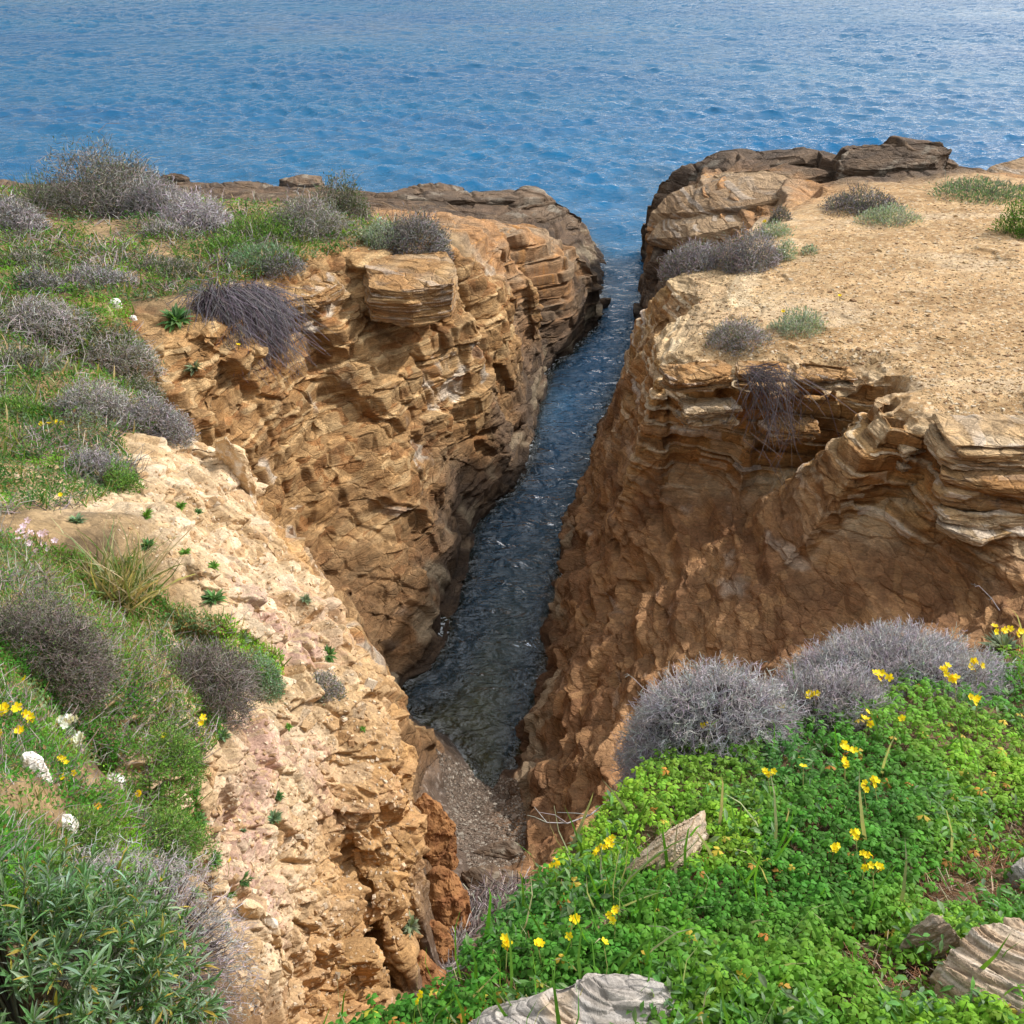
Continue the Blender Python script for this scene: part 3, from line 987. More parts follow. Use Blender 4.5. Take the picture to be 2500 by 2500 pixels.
    gs.inputs['To Min'].default_value, gs.inputs['To Max'].default_value = .45, 1.0
    l.new(gust.outputs['Fac'], gs.inputs['Value'])
    l.new(gs.outputs['Result'], bp.inputs['Strength'])
    fr = n.new('ShaderNodeFresnel')
    fr.inputs['IOR'].default_value = 1.48
    l.new(bp.outputs['Normal'], fr.inputs['Normal'])
    gl = n.new('ShaderNodeBsdfGlossy')
    gl.inputs['Roughness'].default_value = .04
    l.new(bp.outputs['Normal'], gl.inputs['Normal'])
    deep = n.new('ShaderNodeBsdfDiffuse')
    body = n.new('ShaderNodeSubsurfaceScattering')
    body.falloff = 'BURLEY'
    body.inputs['Scale'].default_value = 3.0
    body.inputs['Radius'].default_value = (.6, .9, 1.0)
    tint = n.new('ShaderNodeMixRGB')
    tint.inputs['Color1'].default_value = (.009, .080, .205, 1)
    tint.inputs['Color2'].default_value = (.011, .13, .245, 1)
    l.new(nz(.06, (.5, 1.2, 1), 3).outputs['Fac'], tint.inputs['Fac'])
    at3 = n.new('ShaderNodeAttribute')
    at3.attribute_name = 'far'
    at0 = n.new('ShaderNodeAttribute')
    at0.attribute_name = 'open'
    tint2 = n.new('ShaderNodeMixRGB')
    tint2.inputs['Color1'].default_value = (.032, .13, .27, 1)
    l.new(at0.outputs['Fac'], tint2.inputs['Fac'])
    l.new(tint.outputs['Color'], tint2.inputs['Color2'])
    at4 = n.new('ShaderNodeAttribute')
    at4.attribute_name = 'clear'
    tint3 = n.new('ShaderNodeMixRGB')
    tint3.inputs['Color2'].default_value = (.065, .075, .042, 1)
    l.new(at4.outputs['Fac'], tint3.inputs['Fac'])
    l.new(tint2.outputs['Color'], tint3.inputs['Color1'])
    l.new(tint3.outputs['Color'], body.inputs['Color'])
    l.new(tint2.outputs['Color'], deep.inputs['Color'])
    flat = n.new('ShaderNodeCombineXYZ')          # light that comes back out of the water body knows no wave slopes
    flat.inputs['Z'].default_value = 1.0
    l.new(flat.outputs[0], body.inputs['Normal'])
    l.new(flat.outputs[0], deep.inputs['Normal'])
    wb = n.new('ShaderNodeMixShader')
    l.new(at3.outputs['Fac'], wb.inputs['Fac'])
    l.new(body.outputs[0], wb.inputs[1])
    l.new(deep.outputs[0], wb.inputs[2])
    tr = n.new('ShaderNodeBsdfTransparent')
    tr.inputs['Color'].default_value = (.74, .84, .70, 1)
    at = n.new('ShaderNodeAttribute')
    at.attribute_name = 'clear'
    mx = n.new('ShaderNodeMixShader')
    l.new(at.outputs['Fac'], mx.inputs['Fac'])
    l.new(wb.outputs[0], mx.inputs[1])
    l.new(tr.outputs[0], mx.inputs[2])
    mx2 = n.new('ShaderNodeMixShader')
    l.new(fr.outputs[0], mx2.inputs['Fac'])
    l.new(mx.outputs[0], mx2.inputs[1])
    l.new(gl.outputs[0], mx2.inputs[2])
    l.new(mx2.outputs[0], out.inputs['Surface'])
    # a broken line of foam where the water meets the rock
    fo = n.new('ShaderNodeBsdfDiffuse')
    fo.inputs['Color'].default_value = (.62, .66, .68, 1)
    at2 = n.new('ShaderNodeAttribute')
    at2.attribute_name = 'shore'
    fn = nz(7.0, (1, 1, 1), 5, .65, 0, 1.2)
    ff = math_('MULTIPLY', at2.outputs['Fac'], math_('GREATER_THAN', fn.outputs['Fac'], .555))
    mx3 = n.new('ShaderNodeMixShader')
    l.new(ff, mx3.inputs['Fac'])
    l.new(mx2.outputs[0], mx3.inputs[1])
    l.new(fo.outputs[0], mx3.inputs[2])
    l.new(mx3.outputs[0], out.inputs['Surface'])
    shore = np.exp(-np.clip(depth, 0, 9) / .10) * np.where(V[:, 1] < 13.5, .25, .7)
    me = mesh_from('sea', V, F, None, True, [m], attrs={'clear': clear, 'open': open_sea, 'shore': shore, 'far': smooth01(V[:, 1], 52, 75)})
    link('sea', me, kind='structure')


build_sea()


# ------------------------------------------------------------------ plant kit
_in = (np.abs((TV[:, 0])) < 30) & (TV[:, 1] < 32)
_g = F2[_in[F2].all(1)]
_u, _i = np.unique(_g, return_inverse=True)
GROUND = BVHTree.FromPolygons(TV[_u].tolist(), _i.reshape(-1, 3).tolist())
EYE = Vector((0, 0, CAM_Z))


def hit(px, py):
    h = GROUND.ray_cast(EYE, ray(px, py).normalized())
    return (h[0], h[1], (h[0] - EYE).length) if h[0] is not None else (None, None, None)


def below(x, y, z=14.0):
    h = GROUND.ray_cast(Vector((x, y, z)), Vector((0, 0, -1)))
    return h[0] if h[0] is not None else None


def in_poly(x, y, poly):
    inside = np.zeros(len(x), bool)
    n = len(poly)
    for k in range(n):
        (x0, y0), (x1, y1) = poly[k], poly[(k + 1) % n]
        c = ((y0 > y) != (y1 > y)) & (x < (x1 - x0) * (y - y0) / (y1 - y0 + 1e-9) + x0)
        inside ^= c
    return inside


def sow(poly, count, seed, dens=None):
    """spots on the ground inside an outline measured in the photograph: positions, normals, distances"""
    r = np.random.default_rng(seed)
    P = np.array(poly, float)
    lo, hi = P.min(0), P.max(0)
    pos, nor, dis, pix = [], [], [], []
    xs = r.uniform(lo[0], hi[0], count * 6)
    ys = r.uniform(lo[1], hi[1], count * 6)
    ok = in_poly(xs, ys, poly)
    if dens is not None:
        ok &= r.random(len(xs)) < dens(xs, ys)
    for x, y in list(zip(xs[ok], ys[ok]))[:count]:
        a, b, d = hit(x, y)
        if a is not None:
            pos.append(a[:])
            nor.append(b[:])
            dis.append(d)
            pix.append((x, y))
    return np.array(pos), np.array(nor), np.array(dis), np.array(pix)


def norm(v):
    return v / np.maximum(np.linalg.norm(v, axis=1, keepdims=True), 1e-9)


def rdir(n, r):
    v = r.normal(size=(n, 3))
    return norm(v)


LANCE_V = np.array([[0, 0, 0], [0, .35, .03], [0, .7, .0], [0, 1, -.10], [-.10, .30, .06], [-.13, .62, .05], [.10, .30, .06], [.13, .62, .05]], float)
LANCE_F = np.array([[0, 1, 4], [4, 1, 5], [1, 2, 5], [5, 2, 3], [0, 6, 1], [6, 7, 1], [1, 7, 2], [7, 3, 2]])
OVAL_V = np.array([[0, 0, 0], [-.24, .5, .05], [0, .5, -.03], [.24, .5, .05], [0, 1, -.06]], float)
OVAL_F = np.array([[0, 2, 1], [0, 3, 2], [1, 2, 4], [2, 3, 4]])
BLADE_V = np.array([[-.018, 0, 0], [.018, 0, 0], [-.015, .45, .04], [.015, .45, .04], [-.008, .8, -.02], [.008, .8, -.02], [0, 1, -.16]], float)
BLADE_F = np.array([[0, 1, 3], [0, 3, 2], [2, 3, 5], [2, 5, 4], [4, 5, 6]])


def trefoil():
    v, f = [], []
    leaflet = np.array([[0, .04, 0], [-.44, .50, -.13], [-.36, .92, -.20], [0, .78, -.03], [.36, .92, -.20], [.44, .50, -.13]])
    lf = np.array([[0, 3, 1], [1, 3, 2], [0, 5, 3], [5, 4, 3]])
    for k in range(3):
        a = k * 2 * math.pi / 3
        p = leaflet.copy()
        p[:, 2] -= .34 * p[:, 1]
        R = np.array([[math.cos(a), -math.sin(a), 0], [math.sin(a), math.cos(a), 0], [0, 0, 1]])
        f.append(lf + 6 * k)
        v.append(p @ R.T)
    return np.concatenate(v), np.concatenate(f)


TREF_V, TREF_F = trefoil()


class Bag:
    """collects pieces of one mesh"""

    def __init__(self):
        self.v, self.f, self.c, self.n = [], [], [], 0

    def add(self, v, f, c):
        if len(v) == 0:
            return
        self.v.append(v)
        self.f.append(f + self.n)
        self.c.append(c)
        self.n += len(v)

    def leaves(self, tv, tf, pos, d, up, size, col, width=1.0):
        """copies of a leaf: d = direction it grows in, up = side that faces the sky"""
        n = len(pos)
        if n == 0:
            return
        d = norm(d)
        x = np.cross(d, up)
        bad = np.linalg.norm(x, axis=1) < 1e-3
        x[bad] = np.cross(d[bad], np.array([1.0, .1, .2]))
        x = norm(x)
        z = np.cross(x, d)
        size = np.broadcast_to(np.asarray(size, float), (n,))
        width = np.broadcast_to(np.asarray(width, float), (n,))
        v = (tv[None, :, 0:1] * width[:, None, None] * x[:, None] + tv[None, :, 1:2] * d[:, None] + tv[None, :, 2:3] * z[:, None]) * size[:, None, None] + pos[:, None]
        f = tf[None] + (np.arange(n) * len(tv))[:, None, None]
        self.add(v.reshape(-1, 3), f.reshape(-1, 3), np.repeat(col, len(tv), 0))

    def tubes(self, path, rad, col, sides=3):
        """path (n,k,3), rad (n,k)"""
        n, k, _ = path.shape
        if n == 0:
            return
        t = np.gradient(path, axis=1)
        t /= np.maximum(np.linalg.norm(t, axis=2, keepdims=True), 1e-9)
        ref = np.where(np.abs(t[..., 2:3]) > .9, np.array([1.0, 0, 0]), np.array([0, 0, 1.0]))
        a = np.cross(t, ref)
        a /= np.maximum(np.linalg.norm(a, axis=2, keepdims=True), 1e-9)
        b = np.cross(t, a)
        ang = np.arange(sides) * 2 * math.pi / sides
        v = path[:, :, None] + rad[:, :, None, None] * (a[:, :, None] * np.cos(ang)[None, None, :, None] + b[:, :, None] * np.sin(ang)[None, None, :, None])
        idx = np.arange(n * k * sides).reshape(n, k, sides)
        p, q = idx[:, :-1], idx[:, 1:]
        p2, q2 = np.roll(p, -1, 2), np.roll(q, -1, 2)
        f = np.concatenate([np.stack([p, p2, q2], -1).reshape(-1, 3), np.stack([p, q2, q], -1).reshape(-1, 3)])
        self.add(v.reshape(-1, 3), f, np.repeat(col, k * sides, 0))

    def mesh(self, name, mat, smooth=False):
        return mesh_from(name, np.concatenate(self.v), np.concatenate(self.f), np.concatenate(self.c), smooth, [mat])

    def shifted(self, origin):
        self.v = [v - np.asarray(origin) for v in self.v]
        return self


def leaf_material(name, trans=.35, rough=.6, spec=.22):
    m, nt, n, l, b = new_mat(name)
    vc_ = n.new('ShaderNodeVertexColor')
    vc_.layer_name = 'albedo'
    tc = n.new('ShaderNodeTexCoord')
    nz = n.new('ShaderNodeTexNoise')
    nz.inputs['Scale'].default_value = 60
    l.new(tc.outputs['Object'], nz.inputs['Vector'])
    mr = n.new('ShaderNodeMapRange')
    mr.inputs['To Min'].default_value, mr.inputs['To Max'].default_value = .7, 1.3
    l.new(nz.outputs['Fac'], mr.inputs['Value'])
    mul = n.new('ShaderNodeMixRGB')
    mul.blend_type = 'MULTIPLY'
    mul.inputs['Fac'].default_value = 1
    l.new(vc_.outputs['Color'], mul.inputs['Color1'])
    l.new(mr.outputs['Result'], mul.inputs['Color2'])
    l.new(mul.outputs['Color'], b.inputs['Base Color'])
    b.inputs['Roughness'].default_value = rough
    b.inputs['Specular IOR Level'].default_value = spec
    if trans > 0:
        tl = n.new('ShaderNodeBsdfTranslucent')
        br = n.new('ShaderNodeMixRGB')
        br.blend_type = 'MULTIPLY'
        br.inputs['Fac'].default_value = 1
        br.inputs['Color2'].default_value = (1.5, 1.35, .6, 1)
        l.new(mul.outputs['Color'], br.inputs['Color1'])
        l.new(br.outputs['Color'], tl.inputs['Color'])
        mx = n.new('ShaderNodeMixShader')
        mx.inputs['Fac'].default_value = trans
        l.new(b.outputs[0], mx.inputs[1])
        l.new(tl.outputs[0], mx.inputs[2])
        l.new(mx.outputs[0], n['Material Output'].inputs['Surface'])
    return m


M_LEAF = leaf_material('green_leaf')
M_DRYLEAF = leaf_material('dull_leaf', .15, .7, .15)
M_TWIG = leaf_material('dry_twig', 0, .85, .15)
M_PETAL = leaf_material('petal', .35, .5, .2)


def tint(base, n, r, var=.25, alt=None, alt_share=0.0):
    c = np.tile(np.asarray(base, float), (n, 1))
    if alt is not None:
        k = r.random(n) < alt_share
        c[k] = np.asarray(alt, float)
    return c * (1 + var * (2 * r.random((n, 1)) - 1)) * (1 + .12 * (2 * r.random((n, 3)) - 1))


# ------------------------------------------------------------------ ground cover
VEG_FAR = [(-900, 480), (0, 455), (400, 478), (700, 500), (1050, 555), (1000, 590), (880, 605), (730, 650), (610, 690), (480, 725), (340, 740), (310, 800), (370, 860), (330, 900), (430, 1050), (290, 1065), (345, 1170), (300, 1200),
           (210, 1240), (100, 1250), (0, 1260), (-300, 1275), (-900, 1290)]
VEG_NEAR = [(-900, 1292), (-300, 1285), (20, 1310), (130, 1340), (250, 1370), (340, 1370), (420, 1480), (560, 1520), (690, 1600), (690, 1670), (560, 1690), (550, 1800), (480, 1870), (490, 1960), (500, 2070), (450, 2130), (410, 2230), (300, 2300), (0, 2300), (-350, 2300), (-900, 2300)]
BARE = [(60, 1960, 110), (200, 1280, 60), (330, 1880, 45), (230, 1900, 50), (290, 1470, 40), (110, 540, 45), (260, 560, 55), (400, 615, 30), (520, 770, 30), (330, 690, 35), (160, 2000, 55), (250, 1380, 30)]


def bare_mask(x, y):
    k = np.ones(len(x))
    for bx, by, br in BARE:
        k *= 1 - .92 * np.exp(-(((x - bx) / br) ** 2 + ((y - by) / (br * .7)) ** 2) ** 2)
    return k


def cover_leaves():
    r = np.random.default_rng(41)
    bag, gbag, tbag = Bag(), Bag(), Bag()
    for poly, cnt, sd in ((VEG_FAR, 118000, 1), (VEG_NEAR, 130000, 2)):
        pos, nor, dis, pix = sow(poly, cnt, sd, bare_mask)
        n = len(pos)
        a = fbm(pos * np.array([.8, .8, .8]), 3, 401)
        b = fbm(pos * np.array([1.5, 1.5, 1.5]), 3, 402)
        hgt = np.clip(.5 + fbm(pos * 1.3, 2, 403), 0, 1.4)
        up = norm(nor * .4 + np.array([0, 0, 1.0]))
        base_h = r.random(n) ** .8 * (.02 + .11 * hgt) * np.clip(dis / 8, .6, 1.3)
        p = pos + up * base_h[:, None]
        d = norm(rdir(n, r) * np.array([1, 1, .6]) + np.array([0, 0, .35]))
        size = np.maximum(.018, dis * .0030) * r.uniform(.7, 1.5, n)
        bright, mid, grey, olive = (.21, .44, .03), (.068, .225, .026), (.17, .25, .13), (.18, .27, .045)
        if sd == 1:
            bright, mid, grey = (.15, .33, .03), (.050, .16, .024), (.16, .19, .13)
        col = tint(mid, n, r, .35)
        k1 = smooth01(a, .02, .22)[:, None]
        k2 = smooth01(b, .05, .25)[:, None]
        k3 = smooth01(-a, .08, .25)[:, None]
        col = col * (1 - k1) + tint(bright, n, r, .3) * k1
        col = col * (1 - k2 * .8) + tint(grey, n, r, .3) * k2 * .8
        col = col * (1 - k3 * .4) + tint(olive, n, r, .3) * k3 * .4
        dry = r.random(n) < .05
        col[dry] = tint((.30, .20, .09), dry.sum(), r, .4)
        bag.leaves(OVAL_V, OVAL_F, p, d, up + .5 * rdir(n, r), size, col, r.uniform(.6, 1.3, n))
        # blades
        pos, nor, dis, pix = sow(poly, cnt // (30 if sd == 1 else 9), sd + 10, bare_mask)
        n = len(pos)
        up = norm(nor * .3 + np.array([0, 0, 1.0]))
        d = norm(up + .55 * rdir(n, r))
        col = tint((.13, .22, .05), n, r, .3, (.40, .34, .18), .32)
        gbag.leaves(BLADE_V, BLADE_F, pos, d, rdir(n, r), np.clip(dis * .016, .08, .22) * r.uniform(.6, 1.3, n), col, np.clip(dis / 4, 1.4, 4.0))
        # thin dead stems
        pos, nor, dis, pix = sow(poly, cnt // (4 if sd == 1 else 8), sd + 20, lambda x, y: bare_mask(x, y) * .9)
        keep = fbm(pos * .9, 3, 407) > (.06 if sd == 1 else -.05)
        pos, nor, dis = pos[keep], nor[keep], dis[keep]
        n = len(pos)
        d = norm(rdir(n, r) * np.array([1, 1, .4]) + np.array([0, 0, .55]))
        L = (np.clip(dis * .025, .10, .35) * r.uniform(.5, 1.3, n))[:, None]
        p1 = pos + d * L * .5
        d2 = norm(d + .6 * rdir(n, r))
        p2 = p1 + d2 * L * .5
        rad = np.maximum(.0014, dis * .00038)
        tbag.tubes(np.stack([pos, p1, p2], 1), np.stack([rad, rad * .8, rad * .5], 1), tint((.34, .30, .275), n, r, .35, (.15, .12, .11), .35))
    link('herb_cover', bag.mesh('herb_cover', M_LEAF), kind='stuff', label='mixed green and grey low herbs covering the slope left of the cleft')
    link('grass', gbag.mesh('grass', M_LEAF), kind='stuff', label='thin green and straw coloured grass among the herbs on the slope')
    link('dead_stems', tbag.mesh('dead_stems', M_TWIG), kind='stuff', label='thin grey dead stems tangled in the low herbs of the slope')


cover_leaves()

CLOVER = [(780, 2560), (890, 2512), (985, 2488), (1085, 2448), (1115, 2385), (1134, 2330), (1220, 2250), (1320, 2156), (1430, 2020), (1520, 1930), (1560, 1860), (1640, 1800), (1750, 1790), (1850, 1770), (1960, 1730), (2080, 1690), (2250, 1650), (2460, 1600), (2780, 1560), (3300, 1500), (3600, 2700), (780, 2700)]
CLOVER_BARE = [(1600, 2095, 55), (1670, 2040, 50), (2420, 2150, 130), (2290, 2190, 80), (2470, 2040, 60), (2120, 2350, 95), (2190, 2430, 90), (1250, 2420, 60), (1480, 2470, 120), (2300, 2420, 110), (1130, 2420, 40), (2450, 2400, 140), (2040, 2480, 60), (1160, 2330, 30)]


def clover_mask(x, y):
    k = np.ones(len(x))
    for bx, by, br in CLOVER_BARE:
        k *= 1 - .88 * np.exp(-(((x - bx) / br) ** 2 + ((y - by) / (br * .75)) ** 2) ** 2)
    return k


def clover_carpet():
    r = np.random.default_rng(51)
    bag, sbag = Bag(), Bag()
    pos, nor, dis, pix = sow(CLOVER, 25500, 5, clover_mask)
    n = len(pos)
    lush = clover_mask(pix[:, 0], pix[:, 1])
    big = fbm(pos * 2.3, 3, 501)
    h = (.035 + .07 * np.clip(.5 + big, 0, 1.2)) * (.35 + .65 * lush) * r.uniform(.45, 1.0, n)
    p = pos + np.array([0, 0, 1.0]) * h[:, None] + r.normal(size=(n, 3)) * .008
    axis = norm(np.array([0, 0, 1.0]) + .42 * rdir(n, r) + .2 * nor)
    d = norm(np.cross(axis, rdir(n, r)))
    size = r.uniform(.010, .019, n) * (1 + .35 * np.clip(fbm(pos * 3.1, 2, 505), -1, 1))
    backlit_tint = smooth01(fbm(pos * 1.1, 3, 502) + .35 * (pix[:, 0] < 1850) * (pix[:, 1] < 2150) * 1.0 - .05, -.1, .35)[:, None]  # random lime patches, plus back light near the rim put into leaf colour
    col = tint((.075, .235, .024), n, r, .45) * (1 - backlit_tint) + tint((.23, .42, .030), n, r, .35) * backlit_tint
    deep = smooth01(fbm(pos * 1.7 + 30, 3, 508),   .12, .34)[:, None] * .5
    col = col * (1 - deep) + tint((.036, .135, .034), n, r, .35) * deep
    k = r.random(n)
    old = k < .012 + .05 * (fbm(pos * 2.1, 3, 506) > .18)
    col[old] = tint((.55, .42, .06), old.sum(), r, .3, (.50, .24, .05), .4)
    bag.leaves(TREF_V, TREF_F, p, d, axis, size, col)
    # other small plants mixed in
    ps, ns, ds, px_ = sow(CLOVER, 13000, 8, lambda x, y: clover_mask(x, y) * .8)
    k4 = fbm(ps * 1.9, 3, 511) > .02
    ps, ns = ps[k4], ns[k4]
    q = len(ps)
    col2 = tint((.10, .24, .05), q, r, .4, (.17, .27, .13), .4)
    bag.leaves(LANCE_V, LANCE_F, ps + np.array([0, 0, 1.0]) * r.uniform(.03, .105, (q, 1)), norm(rdir(q, r) * np.array([1, 1, .5]) + np.array([0, 0, .3])), rdir(q, r) * .5 + np.array([0, 0, 1.0]), r.uniform(.014, .034, q), col2, r.uniform(.8, 1.6, q))
    m = r.random(n) < .6
    foot = pos + r.normal(size=(n, 3)) * np.array([.012, .012, 0])
    midp = (foot + p) * .5 + r.normal(size=(n, 3)) * .006
    path = np.stack([foot, midp, p], 1)[m]
    sbag.tubes(path, np.full(path.shape[:2], .0008), tint((.16, .22, .06), m.sum(), r, .3, (.30, .14, .07), .3))
    link('clover_carpet', bag.mesh('clover_carpet', M_LEAF), kind='stuff', label='dense carpet of three lobed green wood sorrel leaves on the near bank')
    link('clover_stalks', sbag.mesh('clover_stalks', M_TWIG), kind='stuff', label='thin stalks under the carpet of wood sorrel leaves')
    # litter and grass on the bare earth
    tb = Bag()
    pos, nor, dis, pix = sow(CLOVER, 7000, 6, lambda x, y: .12 + .88 * (1 - clover_mask(x, y)))
    n = len(pos)
    d = norm(rdir(n, r) * np.array([1, 1, .12]))
    L = r.uniform(.02, .075, n)[:, None]
    tb.tubes(np.stack([pos + np.array([0, 0, .006]), pos + d * L * .5 + np.array([0, 0, .008]), pos + d * L + np.array([0, 0, .008])], 1), np.full((n, 3), .0009),
             tint((.20, .10, .05), n, r, .4, (.42, .33, .22), .3))
    link('dead_needles', tb.mesh('dead_needles', M_TWIG), kind='stuff', label='brown dead needles and straw littering the bare earth of the near bank')
    gb = Bag()
    pos, nor, dis, pix = sow(CLOVER, 420, 7, lambda x, y: np.where((x < 1900) & (y > 2050), .9, .18))
    n = len(pos)
    d = norm(np.array([0, 0, 1.0]) + .45 * rdir(n, r))
    gb.leaves(BLADE_V, BLADE_F, pos, d, rdir(n, r), r.uniform(.09, .24, n), tint((.10, .26, .03), n, r, .3, (.35, .36, .22), .3), r.uniform(.8, 1.5, n))
    link('grass', gb.mesh('grass', M_LEAF), kind='stuff', label='single green grass blades standing among the wood sorrel')


clover_carpet()


# ------------------------------------------------------------------ single plants
def thing(name, label, cat, loc, group=None):
    o = bpy.data.objects.new(name, None)
    o.empty_display_size = .1
    COL.objects.link(o)
    o.location = loc
    o['label'], o['category'] = label, cat
    if group:
        o['group'] = group
    return o


#        leaf colour, other leaf colour, share, twig colour, leaves per px, twigs per px, leaf shape
STYLES = {
    'darkgreen': ((.105, .150, .065), (.24, .23, .17), .35, (.27, .245, .22), .38, .10),
    'mauve': ((.42, .385, .395), (.25, .26, .18), .40, (.47, .43, .44), .20, .28),
    'mauve_dark': ((.27, .245, .25), (.17, .20, .12), .45, (.36, .33, .335), .24, .24),
    'darkgrey': ((.17, .165, .16), (.18, .20, .13), .45, (.26, .24, .24), .28, .20),
    'greygreen': ((.17, .21, .105), (.31, .295, .25), .45, (.36, .33, .31), .34, .16),
    'silver': ((.42, .50, .39), (.27, .37, .24), .35, (.38, .38, .32), .40, .05),
    'green': ((.115, .26, .05), (.22, .36, .07), .4, (.22, .2, .12), .42, .03),
    'bluegreen': ((.16, .29, .15), (.25, .36, .23), .35, (.26, .26, .2), .40, .05),
    'twiggy': ((.17, .22, .10), (.28, .25, .21), .45, (.40, .365, .35), .24, .24),
    'heath': ((.10, .17, .05), (.16, .135, .11), .45, (.20, .17, .15), .26, .20),
}


GS = 'low shrubs on the left plateau'
GR = 'low shrubs on the gravel top'


def dome(name, label, cat, group, px, py, w, h, style, seed, depth=.85, lump=.34, sink=.2):
    base, nrm, r = hit(px, py)
    if base is None:
        print('missed', label)
        return
    rg = np.random.default_rng(seed)
    if group == GS and py > 600:
        h *= .78
    lc, la, ls, tc, lden, tden = STYLES[style]
    rx, hz_ = w * r / FPX * .53, h * r / FPX / max(.5, math.cos(PITCH)) * 1.25
    ry = rx * depth
    area = w * h
    k = float(np.clip(r / 6, .55, 1.0))
    rad3 = np.array([rx, ry, hz_])
    lb, tb = Bag(), Bag()
    # a shrub is a few overlapping lobes, not one ball
    nl = 2 if w < 70 else 4 if w < 150 else 7
    lobes = [(np.zeros(3), 1.0 if nl == 1 else .80)]
    for j in range(nl - 1):
        a_ = 2 * math.pi * (j + rg.random() * .6) / (nl - 1)
        lobes.append((np.array([math.cos(a_) * rx * rg.uniform(.35, .68), math.sin(a_) * ry * rg.uniform(.35, .68), -.10 * hz_ * rg.random()]), rg.uniform(.34, .66)))
    wsum = sum(q[1] ** 2 for q in lobes)
    off = np.array([0, 0, -sink * hz_])
    for j, (lc0, ls0) in enumerate(lobes):
        sd = seed + 37 * j
        n = int(np.clip(area * lden * 1.5 * k, 160, 12000) * ls0 ** 2 / wsum)
        u = rdir(n, rg)
        u[:, 2] = np.abs(u[:, 2]) * 1.05 - .12
        u = norm(u)
        R = (1 + lump * 1.3 * fbm(u * 2.9 + sd, 4, sd, .6)) * ls0
        p = u * rad3 * (R * rg.uniform(.66, 1.06, n))[:, None] + off + lc0
        d = norm(u / rad3 * rx + .75 * rdir(n, rg) + np.array([0, 0, .35]))
        lsize = max(.014, r * .0024)
        lb.leaves(OVAL_V, OVAL_F, p, d, u + .6 * rdir(n, rg), lsize * rg.uniform(.6, 1.4, n), tint(lc, n, rg, .35, la, ls), rg.uniform(.5, .95, n))
        m = int(np.clip(area * tden * 1.7 * k, 80, 12000) * ls0 ** 2 / wsum)
        u = rdir(m, rg)
        u[:, 2] = np.abs(u[:, 2]) * 1.05 - .12
        u = norm(u)
        R = (1 + lump * 1.3 * fbm(u * 2.9 + sd, 4, sd, .6)) * rg.uniform(.82, 1.08, m) * ls0
        # short crooked twigs that point every way, a few long ones sticking out
        q0 = u * rad3 * (R * rg.uniform(.78, 1.0, m))[:, None] + off + lc0
        tl = ls0 * rx * rg.uniform(.10, .30, m) * np.where(rg.random(m) < .08, 1.7, 1.0)
        dr = norm(u * .55 + rdir(m, rg) + np.array([0, 0, .25]))
        q1 = q0 + dr * (tl * .5)[:, None]
        q2 = q1 + norm(dr + .8 * rdir(m, rg)) * (tl * .5)[:, None]
        tr = max(.0010, r * .00026)
        tb.tubes(np.stack([q0, q1, q2], 1), np.tile(np.array([1.0, .85, .55]) * tr, (m, 1)), tint(tc, m, rg, .35))
    # woody stems from the foot into every lobe
    ends = np.concatenate([q0_[None] + rdir(3, rg) * rad3 * s_ * .45 for q0_, s_ in lobes]) + np.array([0, 0, .25 * hz_])
    k3 = len(ends)
    foot = rg.normal(size=(k3, 3)) * np.array([.03, .03, 0]) * rx - np.array([0, 0, sink * hz_])
    tb.tubes(np.stack([foot, foot * .5 + ends * .5 + .05 * rx * rdir(k3, rg), ends], 1), np.tile(np.array([2.6, 2.0, 1.0]) * tr, (k3, 1)), tint(np.asarray(tc) * .6, k3, rg, .3))
    root = thing(name, label, cat, base, group)
    link('foliage', lb.mesh('foliage', M_DRYLEAF), root)
    link('stems', tb.mesh('stems', M_TWIG), root)
    return root


dome('shrub', 'largest domed shrub, dark green and grey, standing against the sea at the plateau edge', 'shrub', GS, 250, 505, 320, 140, 'darkgreen', 601)
dome('shrub', 'dark mauve twiggy dome just right of the largest dark green shrub by the sea', 'shrub', GS, 395, 520, 170, 85, 'mauve_dark', 602)
dome('shrub', 'pale mauve grey dome in front of the dark mauve one, bare and twiggy', 'shrub', GS, 480, 552, 200, 80, 'mauve', 603)
dome('shrub', 'dark green upright bush rising above the other shrubs beside the dark sea rocks', 'bush', GS, 830, 525, 150, 105, 'darkgreen', 604)
dome('shrub', 'broad grey green dome left of and below the upright dark bush', 'shrub', GS, 760, 568, 210, 95, 'greygreen', 605)
dome('shrub', 'dark grey wiry shrub hanging over the cliff edge above the tan rock', 'shrub', GS, 1015, 600, 180, 85, 'darkgrey', 606)
dome('silvery_plant', 'pale silvery cushion at the cliff edge next to the dark grey wiry shrub', 'plant', GS, 932, 598, 115, 62, 'silver', 607)
dome('shrub', 'rounded mid green shrub in the middle of the green patch on the plateau', 'shrub', GS, 635, 580, 190, 62, 'green', 608)
dome('silvery_plant', 'low blue green mat dotted with yellow on the green patch', 'plant', GS, 640, 640, 190, 55, 'bluegreen', 609)
dome('silvery_plant', 'small silvery tuft at the foot of the largest dark shrub by the sea', 'plant', GS, 140, 495, 110, 40, 'silver', 610)
dome('shrub', 'small dark shrub beside the bare earth patch in front of the largest shrub', 'shrub', GS, 265, 528, 85, 34, 'darkgrey', 611)
dome('shrub', 'dark mauve shrub cut by the left border of the photo beyond the earth patch', 'shrub', GS, 30, 560, 170, 75, 'mauve_dark', 612)
dome('shrub', 'bright green leafy clump behind the pale mauve dome', 'shrub', GS, 560, 610, 140, 44, 'green', 641)
dome('shrub', 'grey twiggy mound among green herbs near the left border, paler than its neighbours', 'shrub', GS, 105, 800, 190, 95, 'twiggy', 613)
